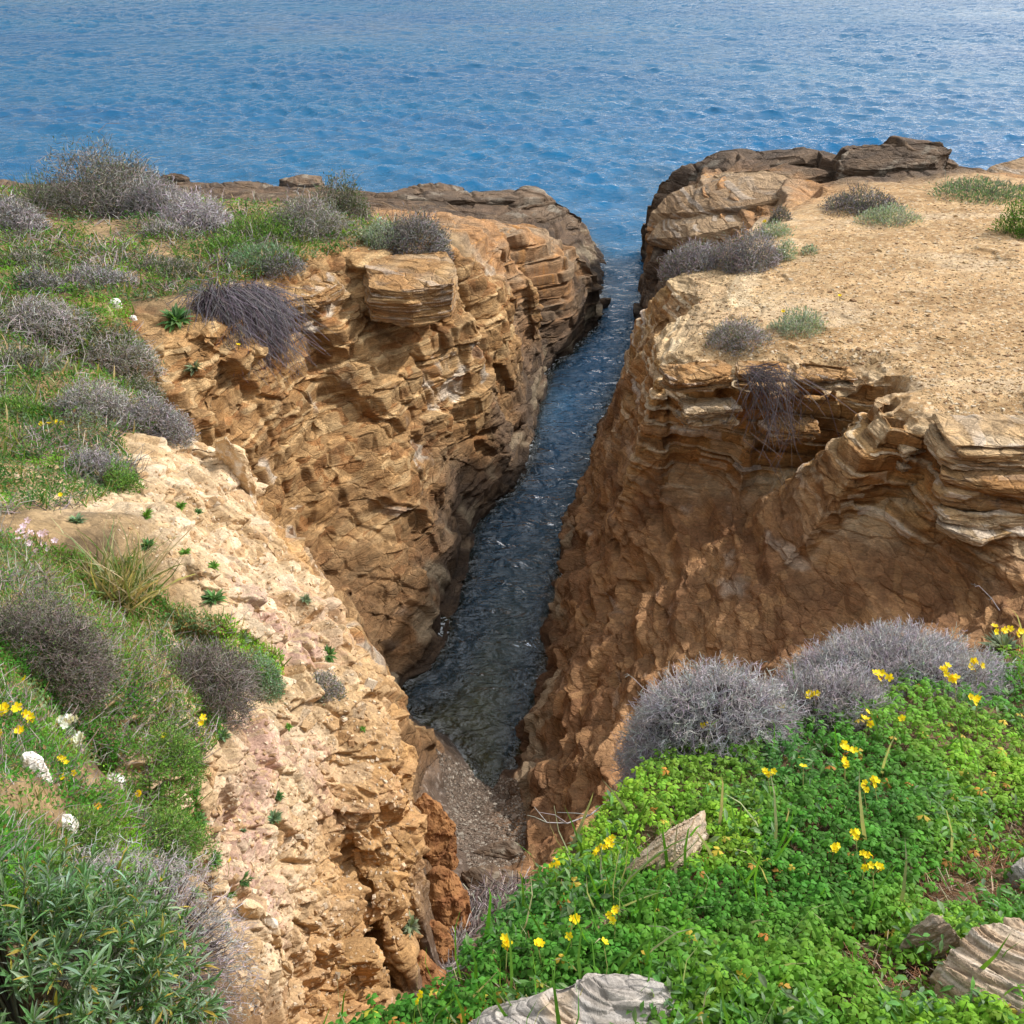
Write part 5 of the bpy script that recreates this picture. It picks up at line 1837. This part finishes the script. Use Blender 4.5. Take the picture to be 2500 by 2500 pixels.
def hull_rock(name, label, outline, thick, look, seed, cat='stone', taper=.82, relief=1.0, bed=(0, 0, 1), top_jit=.12, group=None, target_px=2.0, world=False):
    """outline: photo x, y and height of the upper rim; the stone goes thick metres down from it"""
    rg = np.random.default_rng(seed)
    topv = np.array(outline if world else [on_level(*o) for o in outline])
    cen = topv.mean(0)
    size = np.linalg.norm(topv - cen, axis=1).max()
    low = cen + (topv - cen) * np.array([1 / taper, 1 / taper, 1]) - np.array([0, 0, thick])
    mid = cen + (topv - cen) * 1.03 - np.array([0, 0, thick * .35])
    inner = cen + (topv - cen) * .55 + np.array([0, 0, top_jit * thick])
    pts = np.concatenate([topv, mid, low, inner]) + rg.normal(size=(len(topv) * 4, 3)) * size * .02
    bm = bmesh.new()
    vs = [bm.verts.new(p) for p in pts]
    res = bmesh.ops.convex_hull(bm, input=vs)
    bmesh.ops.delete(bm, geom=[v for v in bm.verts if not v.link_faces], context='VERTS')
    bmesh.ops.triangulate(bm, faces=bm.faces[:])
    bm.normal_update()
    bm.verts.index_update()
    V = np.array([v.co[:] for v in bm.verts])
    F = np.array([[v.index for v in f.verts] for f in bm.faces])
    bm.free()
    V, F = refine(V, F, lambda m: np.full(len(m), size * .16), 6)
    if cat != 'cliff':
        V = relax(V, F, 1, .35)
    V, F = refine(V, F, pix_target(target_px, 8, .003, .2), 12, 160000)
    N = vert_normals(V, F)
    bd = np.asarray(bed, float)
    bd /= np.linalg.norm(bd)
    p = V.astype(np.float32)
    zb = (p @ bd + .05 * size * noise(p / size * 1.4, seed)).astype(np.float32)
    flat = p - np.outer(p @ bd, bd).astype(np.float32)
    q = lambda a, b: (flat / a + np.outer(zb / b, bd)).astype(np.float32)
    s = size
    if look in ('banded', 'grey', 'tan', 'ochre', 'pale', 'layered'):
        f1, c1 = facet(q(s * .9, s * .22), seed, .6, .4)
        f2, c2 = facet(q(s * .35, s * .05), seed + 1, .6, .35)
        lay = layer_rand(zb, s * .055, seed + 2, p / s, .3, .6)
        lay2 = layer_rand(zb, s * .020, seed + 3, p / s, .4, .35)
        D = relief * s * (.07 * f1 + .022 * f2 + .022 * (lay - .5) + .010 * (lay2 - .5) + .05 * fbm(p / s * 1.8, 3, seed + 9))
        if cat == 'cliff':
            D = relief * min(s, .6) * (.09 * f1 + .05 * f2 + .05 * (lay - .5) + .03 * (lay2 - .5))
        base = {'banded': ((.50, .40, .29), (.33, .22, .13)), 'grey': ((.42, .39, .36), (.33, .29, .25)), 'tan': ((.42, .29, .17), (.30, .19, .10)), 'ochre': ((.46, .29, .13), (.34, .18, .07)), 'pale': ((.62, .49, .33), (.46, .29, .13)), 'layered': ((.47, .28, .12), (.33, .17, .06)), 'slab': ((.3, .2, .1), (.2, .1, .05))}[look]
        C = mixc(base[0], base[1], lay)
        C = mixc(C, (.60, .54, .47), smooth01(lay2, .7, .95) * .45)
        C = mixc(C, (.17, .13, .10), smooth01(lay2, .22, .02) * .45 * smooth01(fbm(p / s * 2.5, 3, seed + 7), -.2, .2))
        C = mixc(C, (.20, .18, .15), smooth01(fbm(p / s * 3.5, 4, seed + 8), .15, .4) * .5)
        C = mixc(C, (.46, .32, .18), smooth01(fbm(p / s * 1.6, 4, seed + 4), .1, .4) * .6)
    elif look == 'brown':
        f1, c1 = facet(p / (s * .62), seed, .9, .25)
        f2, c2 = facet(p / (s * .2), seed + 1, .9, .3)
        f3, c3 = facet(p / (s * .07), seed + 2, .9, .3)
        D = relief * s * (.10 * f1 + .04 * f2 + .012 * f3 + .09 * fbm(p / s * 1.5, 3, seed + 3))
        C = mixc((.30, .145, .055), (.20, .085, .033), smooth01(fbm(p / s * 2.2, 4, seed + 4), -.3, .3))
        C = C * (.8 + .4 * cid01(c2, 1))[:, None]
    elif look == 'dark':
        f1, c1 = facet(q(s * .7, s * .16), seed, .5, .4)
        f2, c2 = facet(q(s * .22, s * .05), seed + 1, .6, .3)
        D = relief * s * (.06 * f1 + .02 * f2)
        C = mixc((.175, .118, .075), (.10, .07, .048), smooth01(fbm(p / s * 2, 4, seed + 2), -.3, .3))
        C = mixc(C, (.30, .26, .20), smooth01(fbm(p / s * 3, 4, seed + 3), .1, .4) * .6)
    else:  # white quartz
        f1, c1 = facet(p / (s * .5), seed, .9, .3)
        f2, c2 = facet(p / (s * .16), seed + 1, .9, .3)
        D = relief * s * (.09 * f1 + .03 * f2)
        C = mixc((.78, .75, .70), (.62, .52, .40), smooth01(fbm(p / s * 2, 3, seed + 2), .0, .4))
        if look == 'scree':
            C = mixc((.60, .44, .26), (.74, .67, .56), smooth01(fbm(p / s * 2, 4, seed + 2), -.05, .35))
            C = mixc(C, (.40, .25, .12), smooth01(cid01(c2, 2), .75, .95) * .6)
    V = V + N * D[:, None]
    me = mesh_from(name, V - cen, F, C, False, [M_ROCK if cat == 'cliff' else M_STONE])
    o = link(name, me, None, kind='structure') if cat == 'cliff' else link(name, me, None, label=label, category=cat, group=group)
    o.location = cen
    return o


GN = 'weathered stones on the near bank'
hull_rock('stone', 'pale grey rounded slab of stone at the bottom border, nearest the viewer', [(1050, 2530, 9.22), (1160, 2455, 9.24), (1330, 2400, 9.27), (1470, 2375, 9.29), (1600, 2385, 9.28), (1668, 2425, 9.25), (1655, 2520, 9.24), (1500, 2640, 9.24), (1200, 2640, 9.22)], .20, 'grey', 1001, bed=(.25, .3, 1), group=GN)
hull_rock('stone', 'big brown and grey banded stone in the lower right corner, dark on its left side', [(2282, 2380, 9.30), (2300, 2320, 9.31), (2370, 2270, 9.33), (2450, 2225, 9.35), (2560, 2240, 9.36), (2700, 2300, 9.36), (2760, 2560, 9.34), (2480, 2700, 9.32), (2290, 2480, 9.29)], .24, 'banded', 1002, taper=.93, bed=(.42, .55, .8), group=GN)
hull_rock('stone', 'pointed grey banded stone behind the big banded corner stone', [(2198, 2320, 9.21), (2225, 2265, 9.27), (2275, 2230, 9.30), (2320, 2255, 9.29), (2360, 2305, 9.25), (2330, 2345, 9.20), (2260, 2345, 9.2)], .14, 'banded', 1003, bed=(-.6, .2, .7), group=GN)
hull_rock('stone', 'thin flat brown slate lying in front of the pointed banded stone', [(2065, 2318, 9.17), (2100, 2303, 9.18), (2200, 2300, 9.18), (2215, 2318, 9.17), (2160, 2338, 9.16), (2080, 2335, 9.16)], .05, 'tan', 1004, bed=(.1, .2, 1), group=GN)
hull_rock('stone', 'flat pale stone with yellow leaves on it, below the thin slate', [(2072, 2410, 9.15), (2110, 2380, 9.16), (2165, 2370, 9.16), (2185, 2420, 9.15), (2150, 2455, 9.14), (2085, 2450, 9.14)], .06, 'tan', 1005, group=GN)
hull_rock('stone', 'whitish stone at the bottom border between slab and banded stone', [(2035, 2500, 9.20), (2080, 2475, 9.21), (2190, 2470, 9.21), (2245, 2500, 9.20), (2230, 2570, 9.19), (2040, 2570, 9.19)], .10, 'grey', 1006, group=GN)
hull_rock('stone', 'long weathered grey wedge of rock sticking out of the wood sorrel, like driftwood', [(1530, 2120, 9.06), (1595, 2060, 9.09), (1675, 2002, 9.10), (1722, 1978, 9.08), (1722, 2010, 9.06), (1690, 2075, 9.05), (1668, 2120, 9.03), (1560, 2150, 9.02)], .20, 'banded', 1007, bed=(-.55, .35, .75), top_jit=.2, group=GN)
hull_rock('stone', 'pale brown stone almost buried in dark wood sorrel in the middle of the bank', [(1830, 2000, 8.99), (1870, 1980, 9.0), (1925, 1985, 9.0), (1935, 2005, 8.98), (1890, 2020, 8.98), (1840, 2018, 8.98)], .08, 'tan', 1008, group=GN)
hull_rock('stone', 'small reddish brown stone in the wood sorrel beside yellow flowers', [(1410, 2285, 9.11), (1440, 2250, 9.13), (1475, 2232, 9.13), (1492, 2248, 9.12), (1470, 2280, 9.11), (1430, 2295, 9.1)], .08, 'tan', 1009, group=GN)
hull_rock('stone', 'pale stone cut by the right border in the bare earth', [(2470, 2115, 9.12), (2500, 2090, 9.13), (2560, 2100, 9.13), (2560, 2150, 9.12), (2490, 2145, 9.11)], .1, 'grey', 1010, group=GN)
hull_rock('stone', 'flat pale stone on the lip of the gully left of the bottom slab', [(1145, 2420, 9.08), (1175, 2402, 9.09), (1220, 2405, 9.09), (1215, 2430, 9.08), (1160, 2440, 9.07)], .06, 'grey', 1011, group=GN)

# jutting beds of the two cliffs
def ledge(seed, z, thick, pts, look='ochre', bed=(.02, .02, 1)):
    hull_rock('cliff_ledge', '', [(x, y, z) for x, y in pts], thick, look, seed, 'cliff', .97, bed=bed, top_jit=.05, target_px=1.4)


ledge(1061, 4.97, .72, [(885, 640), (960, 620), (1085, 610), (1115, 640), (1100, 690), (1000, 704), (900, 700)])
ledge(1062, 5.00, .30, [(650, 705), (720, 668), (800, 660), (830, 690), (760, 722), (690, 735)])
def slab(seed, thick, pts, look, bed=(-.05, .03, 1)):
    hull_rock('cliff_ledge', '', pts, thick, look, seed, 'cliff', .96, bed=bed, top_jit=.05, target_px=1.4)


slab(1071, .75, [(2045, 392, 4.75), (2078, 358, 5.0), (2180, 343, 5.25), (2300, 347, 5.3), (2318, 368, 5.15), (2285, 395, 5.0), (2150, 415, 4.8), (2060, 412, 4.7)], 'dark')
slab(1072, .7, [(1615, 440, 2.95), (1680, 402, 3.5), (1750, 376, 3.85), (1840, 362, 4.1), (1960, 368, 4.4), (2045, 380, 4.55), (1985, 403, 4.35), (1800, 410, 3.95), (1660, 442, 3.2)], 'dark')
slab(1073, .5, [(1592, 515, 3.1), (1640, 462, 3.6), (1760, 425, 4.0), (1880, 420, 4.35), (1960, 432, 4.5), (1940, 480, 4.4), (1820, 505, 4.1), (1680, 520, 3.5)], 'tan')
slab(1074, .45, [(1582, 575, 2.75), (1610, 530, 3.05), (1720, 515, 3.6), (1850, 520, 4.05), (1800, 550, 3.9), (1690, 580, 3.4)], 'tan')
slab(1075, .5, [(1580, 640, 2.2), (1600, 590, 2.5), (1690, 575, 3.0), (1720, 590, 3.1), (1660, 640, 2.6)], 'dark')
slab(1076, .8, [(2280, 405, 4.4), (2318, 398, 4.4), (2336, 425, 4.1), (2310, 440, 4.0), (2275, 432, 4.1)], 'dark')
slab(1077, .55, [(2375, 440, 4.35), (2420, 402, 4.65), (2500, 378, 4.9), (2640, 368, 5.0), (2640, 420, 4.9), (2480, 432, 4.7)], 'tan')
slab(1078, .6, [(905, 490, 2.25), (960, 474, 2.1), (1130, 470, 2.0), (1300, 468, 1.85), (1345, 488, 1.8), (1260, 500, 1.95), (1060, 500, 2.05)], 'dark')
slab(1079, .55, [(1200, 530, 2.0), (1290, 500, 1.9), (1350, 490, 1.75), (1418, 520, 1.25), (1410, 545, 1.1), (1330, 545, 1.5)], 'dark')

def stack(seed, ztop, n, th, pts, looks, jit=.05):
    """thin beds lying on one another, each with its own broken front"""
    rg = np.random.default_rng(seed)
    base = np.array([on_level(x, y, ztop) for x, y in pts])
    cen = base.mean(0)
    for k in range(n):
        o = base.copy()
        o[:, :2] = cen[:2] + (o[:, :2] - cen[:2]) * rg.uniform(.96, 1.03)
        o[:, :2] += rg.normal(size=(len(o), 2)) * jit
        # extra corners make a broken edge
        q = []
        for j in range(len(o)):
            q.append(o[j])
            q.append((o[j] + o[(j + 1) % len(o)]) / 2 + np.append(rg.normal(size=2) * jit, 0))
        q = np.array(q)
        q[:, 2] = ztop - k * th + rg.normal() * .01
        hull_rock('cliff_ledge', '', q, th * rg.uniform(.75, 1.05), looks[rg.integers(len(looks))], seed + k, 'cliff', 1.0, bed=(.02, .02, 1), top_jit=.03, target_px=1.4, world=True)


stack(1100, 5.12, 4, .085, [(2275, 1025), (2380, 1002), (2620, 1000), (2640, 1095), (2340, 1092), (2295, 1066)], ['pale', 'pale', 'layered'], .06)
stack(1110, 4.80, 4, .10, [(2296, 1128), (2420, 1100), (2640, 1105), (2640, 1185), (2400, 1185), (2310, 1168)], ['pale', 'layered', 'layered'], .07)
stack(1120, 4.42, 2, .09, [(2262, 1248), (2340, 1208), (2500, 1210), (2600, 1262), (2420, 1290), (2310, 1280)], ['pale'], .08)
stack(1130, 5.04, 3, .07, [(1612, 905), (1700, 882), (1775, 880), (1785, 915), (1700, 925), (1640, 927)], ['pale', 'layered'])
stack(1140, 5.06, 3, .06, [(1800, 890), (1920, 884), (1925, 918), (1805, 918)], ['layered', 'pale'])
stack(1150, 5.09, 3, .07, [(1945, 890), (2080, 896), (2085, 926), (1950, 922)], ['layered', 'pale'])
stack(1160, 4.62, 3, .09, [(1660, 975), (1780, 965), (1800, 1000), (1680, 1010)], ['layered', 'pale'])
stack(1170, 4.30, 3, .08, [(1850, 1020), (1980, 1010), (2000, 1045), (1870, 1050)], ['layered'])
stack(1180, 4.70, 3, .10, [(2190, 1060), (2270, 1045), (2290, 1085), (2210, 1105)], ['layered', 'pale'])

GB = 'brown boulders in the gully'
hull_rock('boulder', 'dark shaded brown boulder at the foot of the scree beside the shingle', [(1000, 1960, 2.15), (1035, 1935, 2.2), (1080, 1960, 2.1), (1112, 2005, 1.9), (1100, 2060, 1.7), (1050, 2085, 1.7), (1010, 2060, 1.8)], 1.2, 'brown', 1021, 'boulder', .85, group=GB)
hull_rock('boulder', 'large rounded red brown boulder in the gully with a purple stain', [(1035, 2130, 2.75), (1075, 2112, 2.8), (1118, 2130, 2.75), (1142, 2180, 2.6), (1135, 2235, 2.45), (1090, 2265, 2.45), (1040, 2250, 2.5)], 1.3, 'brown', 1022, 'boulder', .9, group=GB)
hull_rock('boulder', 'angular red brown boulder below the large rounded one in the gully', [(1010, 2262, 3.0), (1050, 2250, 3.05), (1105, 2275, 2.95), (1110, 2310, 2.85), (1080, 2345, 2.8), (1030, 2340, 2.85)], 1.1, 'brown', 1023, 'boulder', .9, group=GB)
hull_rock('boulder', 'lowest red brown boulder of the gully close to the bottom border', [(985, 2330, 3.45), (1030, 2320, 3.5), (1085, 2370, 3.35), (1095, 2440, 3.2), (1040, 2480, 3.2), (985, 2440, 3.3)], 1.1, 'brown', 1024, 'boulder', .9, group=GB)
hull_rock('beach_rock', 'flat brown rock ledge across the upper end of the shingle', [(1190, 2060, .98), (1235, 2048, 1.0), (1268, 2055, 1.0), (1282, 2085, .98), (1260, 2098, .95), (1150, 2082, .95)], .35, 'dark', 1031, 'rock', .9, bed=(.1, .2, 1))
hull_rock('beach_rock', 'rounded grey brown rock at the top of the shingle just above the debris', [(1125, 2125, 1.38), (1200, 2110, 1.42), (1262, 2125, 1.42), (1268, 2160, 1.36), (1220, 2180, 1.32), (1150, 2178, 1.32)], .4, 'dark', 1032, 'rock', .9, bed=(.1, .3, 1))

GQ = 'pale loose stones on the left slope'


def pebble(label, px, py, w, h, look, seed, group):
    """a stone lying on the ground at a measured spot"""
    p, nn, r = hit(px, py)
    rg = np.random.default_rng(seed)
    k = 9
    out = []
    for j in range(k):
        a_ = 2 * math.pi * j / k
        q = Vector((math.cos(a_) * w * r / FPX * .5 * rg.uniform(.8, 1.1), math.sin(a_) * w * r / FPX * .42 * rg.uniform(.8, 1.1), h * r / FPX * .55))
        e = Vector(p) + q - EYE
        v = Vector((0, CP, -SP)).dot(e)
        out.append((1250 + FPX * e.x / v, 1250 - FPX * (e.y * SP + e.z * CP) / v, (Vector(p) + q).z))
    hull_rock('stone', label, out, h * r / FPX * 1.1, look, seed, group=group, taper=.85, top_jit=.25)


pebble('bright white quartz block between green weeds near the left border', 85, 1885, 48, 62, 'quartz', 1041, GQ)
pebble('long white stone in the low green mat above the corner bush', 162, 2015, 44, 26, 'quartz', 1042, GQ)
pebble('white pointed stone among pale rubble below the dark wiry shrub', 280, 1912, 48, 22, 'quartz', 1043, GQ)
pebble('white stone lying on the plateau soil left of the ochre cliff, larger of two', 284, 748, 30, 20, 'quartz', 1044, GQ)
pebble('white stone lying on the plateau soil left of the ochre cliff, smaller of two', 325, 780, 16, 11, 'quartz', 1045, GQ)
hull_rock('rock_block', 'white crusted block of rock standing out of the lower scree', [(575, 2210, 5.95), (610, 2195, 6.0), (660, 2230, 5.85), (695, 2330, 5.5), (690, 2400, 5.3), (640, 2420, 5.3), (590, 2330, 5.6)], .45, 'scree', 1046, 'rock', .9, relief=1.2)
hull_rock('rock_block', 'pale knob of rock on the top of the scree ridge against the ochre cliff', [(525, 1075, 5.95), (548, 1068, 6.0), (590, 1095, 5.85), (608, 1125, 5.75), (600, 1150, 5.65), (560, 1110, 5.75)], .5, 'scree', 1047, 'rock', .9)

GW = 'low rocks in the sea'
hull_rock('sea_rock', 'low dark rock with a pale top lying off the point, nearest the dark point', [(950, 470, .55), (1000, 452, .7), (1080, 446, .75), (1138, 455, .5), (1135, 470, .4), (1060, 480, .5), (960, 482, .4)], 1.3, 'dark', 1051, 'rock', .85, bed=(.2, .1, 1), group=GW)
hull_rock('sea_rock', 'long flat brown rock at the waterline behind the mauve shrubs', [(470, 455, .6), (560, 442, .8), (640, 440, .8), (672, 452, .6), (640, 470, .5), (500, 475, .5)], 1.2, 'dark', 1052, 'rock', .85, bed=(.1, .1, 1), group=GW)
hull_rock('sea_rock', 'flat brown rock just above the water right of the largest shrub', [(385, 432, .35), (430, 424, .5), (462, 430, .4), (450, 438, .3), (395, 440, .3)], 1.0, 'dark', 1053, 'rock', .85, group=GW)
hull_rock('sea_rock', 'wave washed grey rock between the upright dark bush and the long flat rock', [(680, 440, .3), (740, 425, .5), (785, 430, .4), (780, 446, .3), (720, 452, .3)], 1.0, 'dark', 1054, 'rock', .85, group=GW)
hull_rock('sea_rock', 'brown shore rock cut by the left border beside the largest shrub', [(-60, 450, .8), (10, 440, .9), (45, 446, .7), (30, 466, .6), (-60, 470, .7)], 1.2, 'dark', 1055, 'rock', .85, group=GW)


# loose chips on the gravel top and on the scree: nobody could count them
def chips(name, poly, n, seed, size, cols, label, lift=.3):
    rg = np.random.default_rng(seed)
    pos, nor, dis, _ = sow(poly, n, seed)
    n = len(pos)
    box = np.array([[-1, -1, -1], [1, -1, -1], [1, 1, -1], [-1, 1, -1], [-.7, -.8, 1], [.8, -.6, 1], [.6, .8, 1], [-.8, .6, 1]], float)
    bf = np.array([[4, 5, 6], [4, 6, 7], [0, 1, 5], [0, 5, 4], [1, 2, 6], [1, 6, 5], [2, 3, 7], [2, 7, 6], [3, 0, 4], [3, 4, 7]])
    b = Bag()
    ext = size * np.exp(rg.normal(size=n) * .5) * np.clip(dis / 12, .35, 1.3)
    up = norm(nor + .25 * rdir(n, rg))
    d = norm(np.cross(up, rdir(n, rg)))
    x = np.cross(d, up)
    sx, sy, sz = ext * rg.uniform(.6, 1.4, n), ext * rg.uniform(.6, 1.4, n), ext * rg.uniform(.2, .5, n)
    j = box[None] + rg.normal(size=(n, 8, 3)) * .18
    v = pos[:, None] + j[..., 0:1] * (x * sx[:, None])[:, None] + j[..., 1:2] * (d * sy[:, None])[:, None] + (j[..., 2:3] + lift) * (up * sz[:, None])[:, None]
    f = bf[None] + (np.arange(n) * 8)[:, None, None]
    c = np.asarray(cols)[rg.integers(0, len(cols), n)] * rg.uniform(.75, 1.2, (n, 1))
    b.add(v.reshape(-1, 3), f.reshape(-1, 3), np.repeat(c, 8, 0))
    link(name, b.mesh(name, M_STONE), kind='stuff', label=label)


chips('gravel', [(1700, 870), (1640, 720), (1760, 640), (1950, 580), (2050, 500), (2520, 470), (2520, 1090), (2300, 1020), (2200, 900)], 12000, 1101, .0075, [(.44, .30, .15), (.50, .38, .23), (.58, .48, .34), (.27, .16, .08), (.38, .25, .12), (.42, .29, .15)], 'pale chips of rock strewn over the ochre gravel top')
chips('rubble', [(210, 1240), (350, 1170), (440, 1070), (560, 1100), (610, 1240), (790, 1450), (900, 1640), (1000, 1900), (1030, 2200), (900, 2480), (520, 2480), (480, 2280), (500, 2000), (560, 1800), (690, 1680), (560, 1500), (430, 1400), (330, 1350)], 3200, 1102, .011, [(.52, .38, .24), (.56, .45, .32), (.42, .28, .15), (.36, .22, .11)], 'broken pale stones lying on the scree')
chips('shingle', [(1065, 1830), (1100, 1850), (1190, 1900), (1262, 1900), (1285, 2000), (1280, 2100), (1150, 2140), (1100, 2000)], 8000, 1103, .006, [(.15, .11, .08), (.21, .16, .12), (.10, .075, .055), (.30, .26, .21)], 'wet brown shingle on the little beach')
rg_ = np.random.default_rng(77)
pos, nor, dis, _ = sow([(1140, 2190), (1290, 2150), (1210, 2235), (1125, 2318), (1102, 2390), (1070, 2420), (1110, 2280)], 1800, 78)
tb_ = Bag()
d_ = norm(rdir(len(pos), rg_) * np.array([1, 1, .25]))
L_ = rg_.uniform(.06, .28, len(pos))[:, None]
tb_.tubes(np.stack([pos + [0, 0, .02], pos + d_ * L_ * .5 + [0, 0, .04], pos + d_ * L_ + [0, 0, .02]], 1), np.full((len(pos), 3), .004), tint((.14, .11, .10), len(pos), rg_, .4, (.34, .30, .27), .2))
link('dead_seagrass', tb_.mesh('dead_seagrass', M_TWIG), kind='stuff', label='dark strips of dead seagrass washed into the top of the gully')


def branch(label, pts, rad, seed, colr=(.40, .36, .34)):
    """bare forked branch through measured spots"""
    rg = np.random.default_rng(seed)
    P = np.array([on_level(*p) for p in pts])
    b = Bag()
    k = len(P)
    b.tubes(P[None] - P[0], np.linspace(rad, rad * .5, k)[None], tint(colr, 1, rg, .1), 5)
    for j in range(1, k):
        for _ in range(2):
            d = norm((P[j] - P[j - 1])[None] / np.linalg.norm(P[j] - P[j - 1]) + .8 * rdir(1, rg))[0]
            q = P[j] - P[0]
            L = np.linalg.norm(P[-1] - P[0]) * rg.uniform(.15, .35)
            b.tubes(np.array([[q, q + d * L * .5 + .01 * rdir(1, rg)[0], q + d * L]]), np.array([[rad * .55, rad * .45, rad * .25]]), tint(colr, 1, rg, .1))
    o = link('dead_branch', b.mesh('dead_branch', M_TWIG), None, label=label, category='branch')
    o.location = P[0]


branch('pale bare forked branch sticking out over the red brown wall below the large cushion', [(1500, 1945, 8.75), (1440, 1990, 8.78), (1385, 2010, 8.8), (1335, 2008, 8.82)], .003, 1201)
branch('bare twigs arching out of the left flank of the large rounded cushion', [(1600, 1700, 8.8), (1570, 1680, 8.86), (1545, 1655, 8.9)], .0025, 1202)
branch('bare pale twig standing above the red brown slope at the right border', [(2440, 1490, 8.7), (2420, 1460, 8.74), (2390, 1430, 8.78)], .002, 1203)
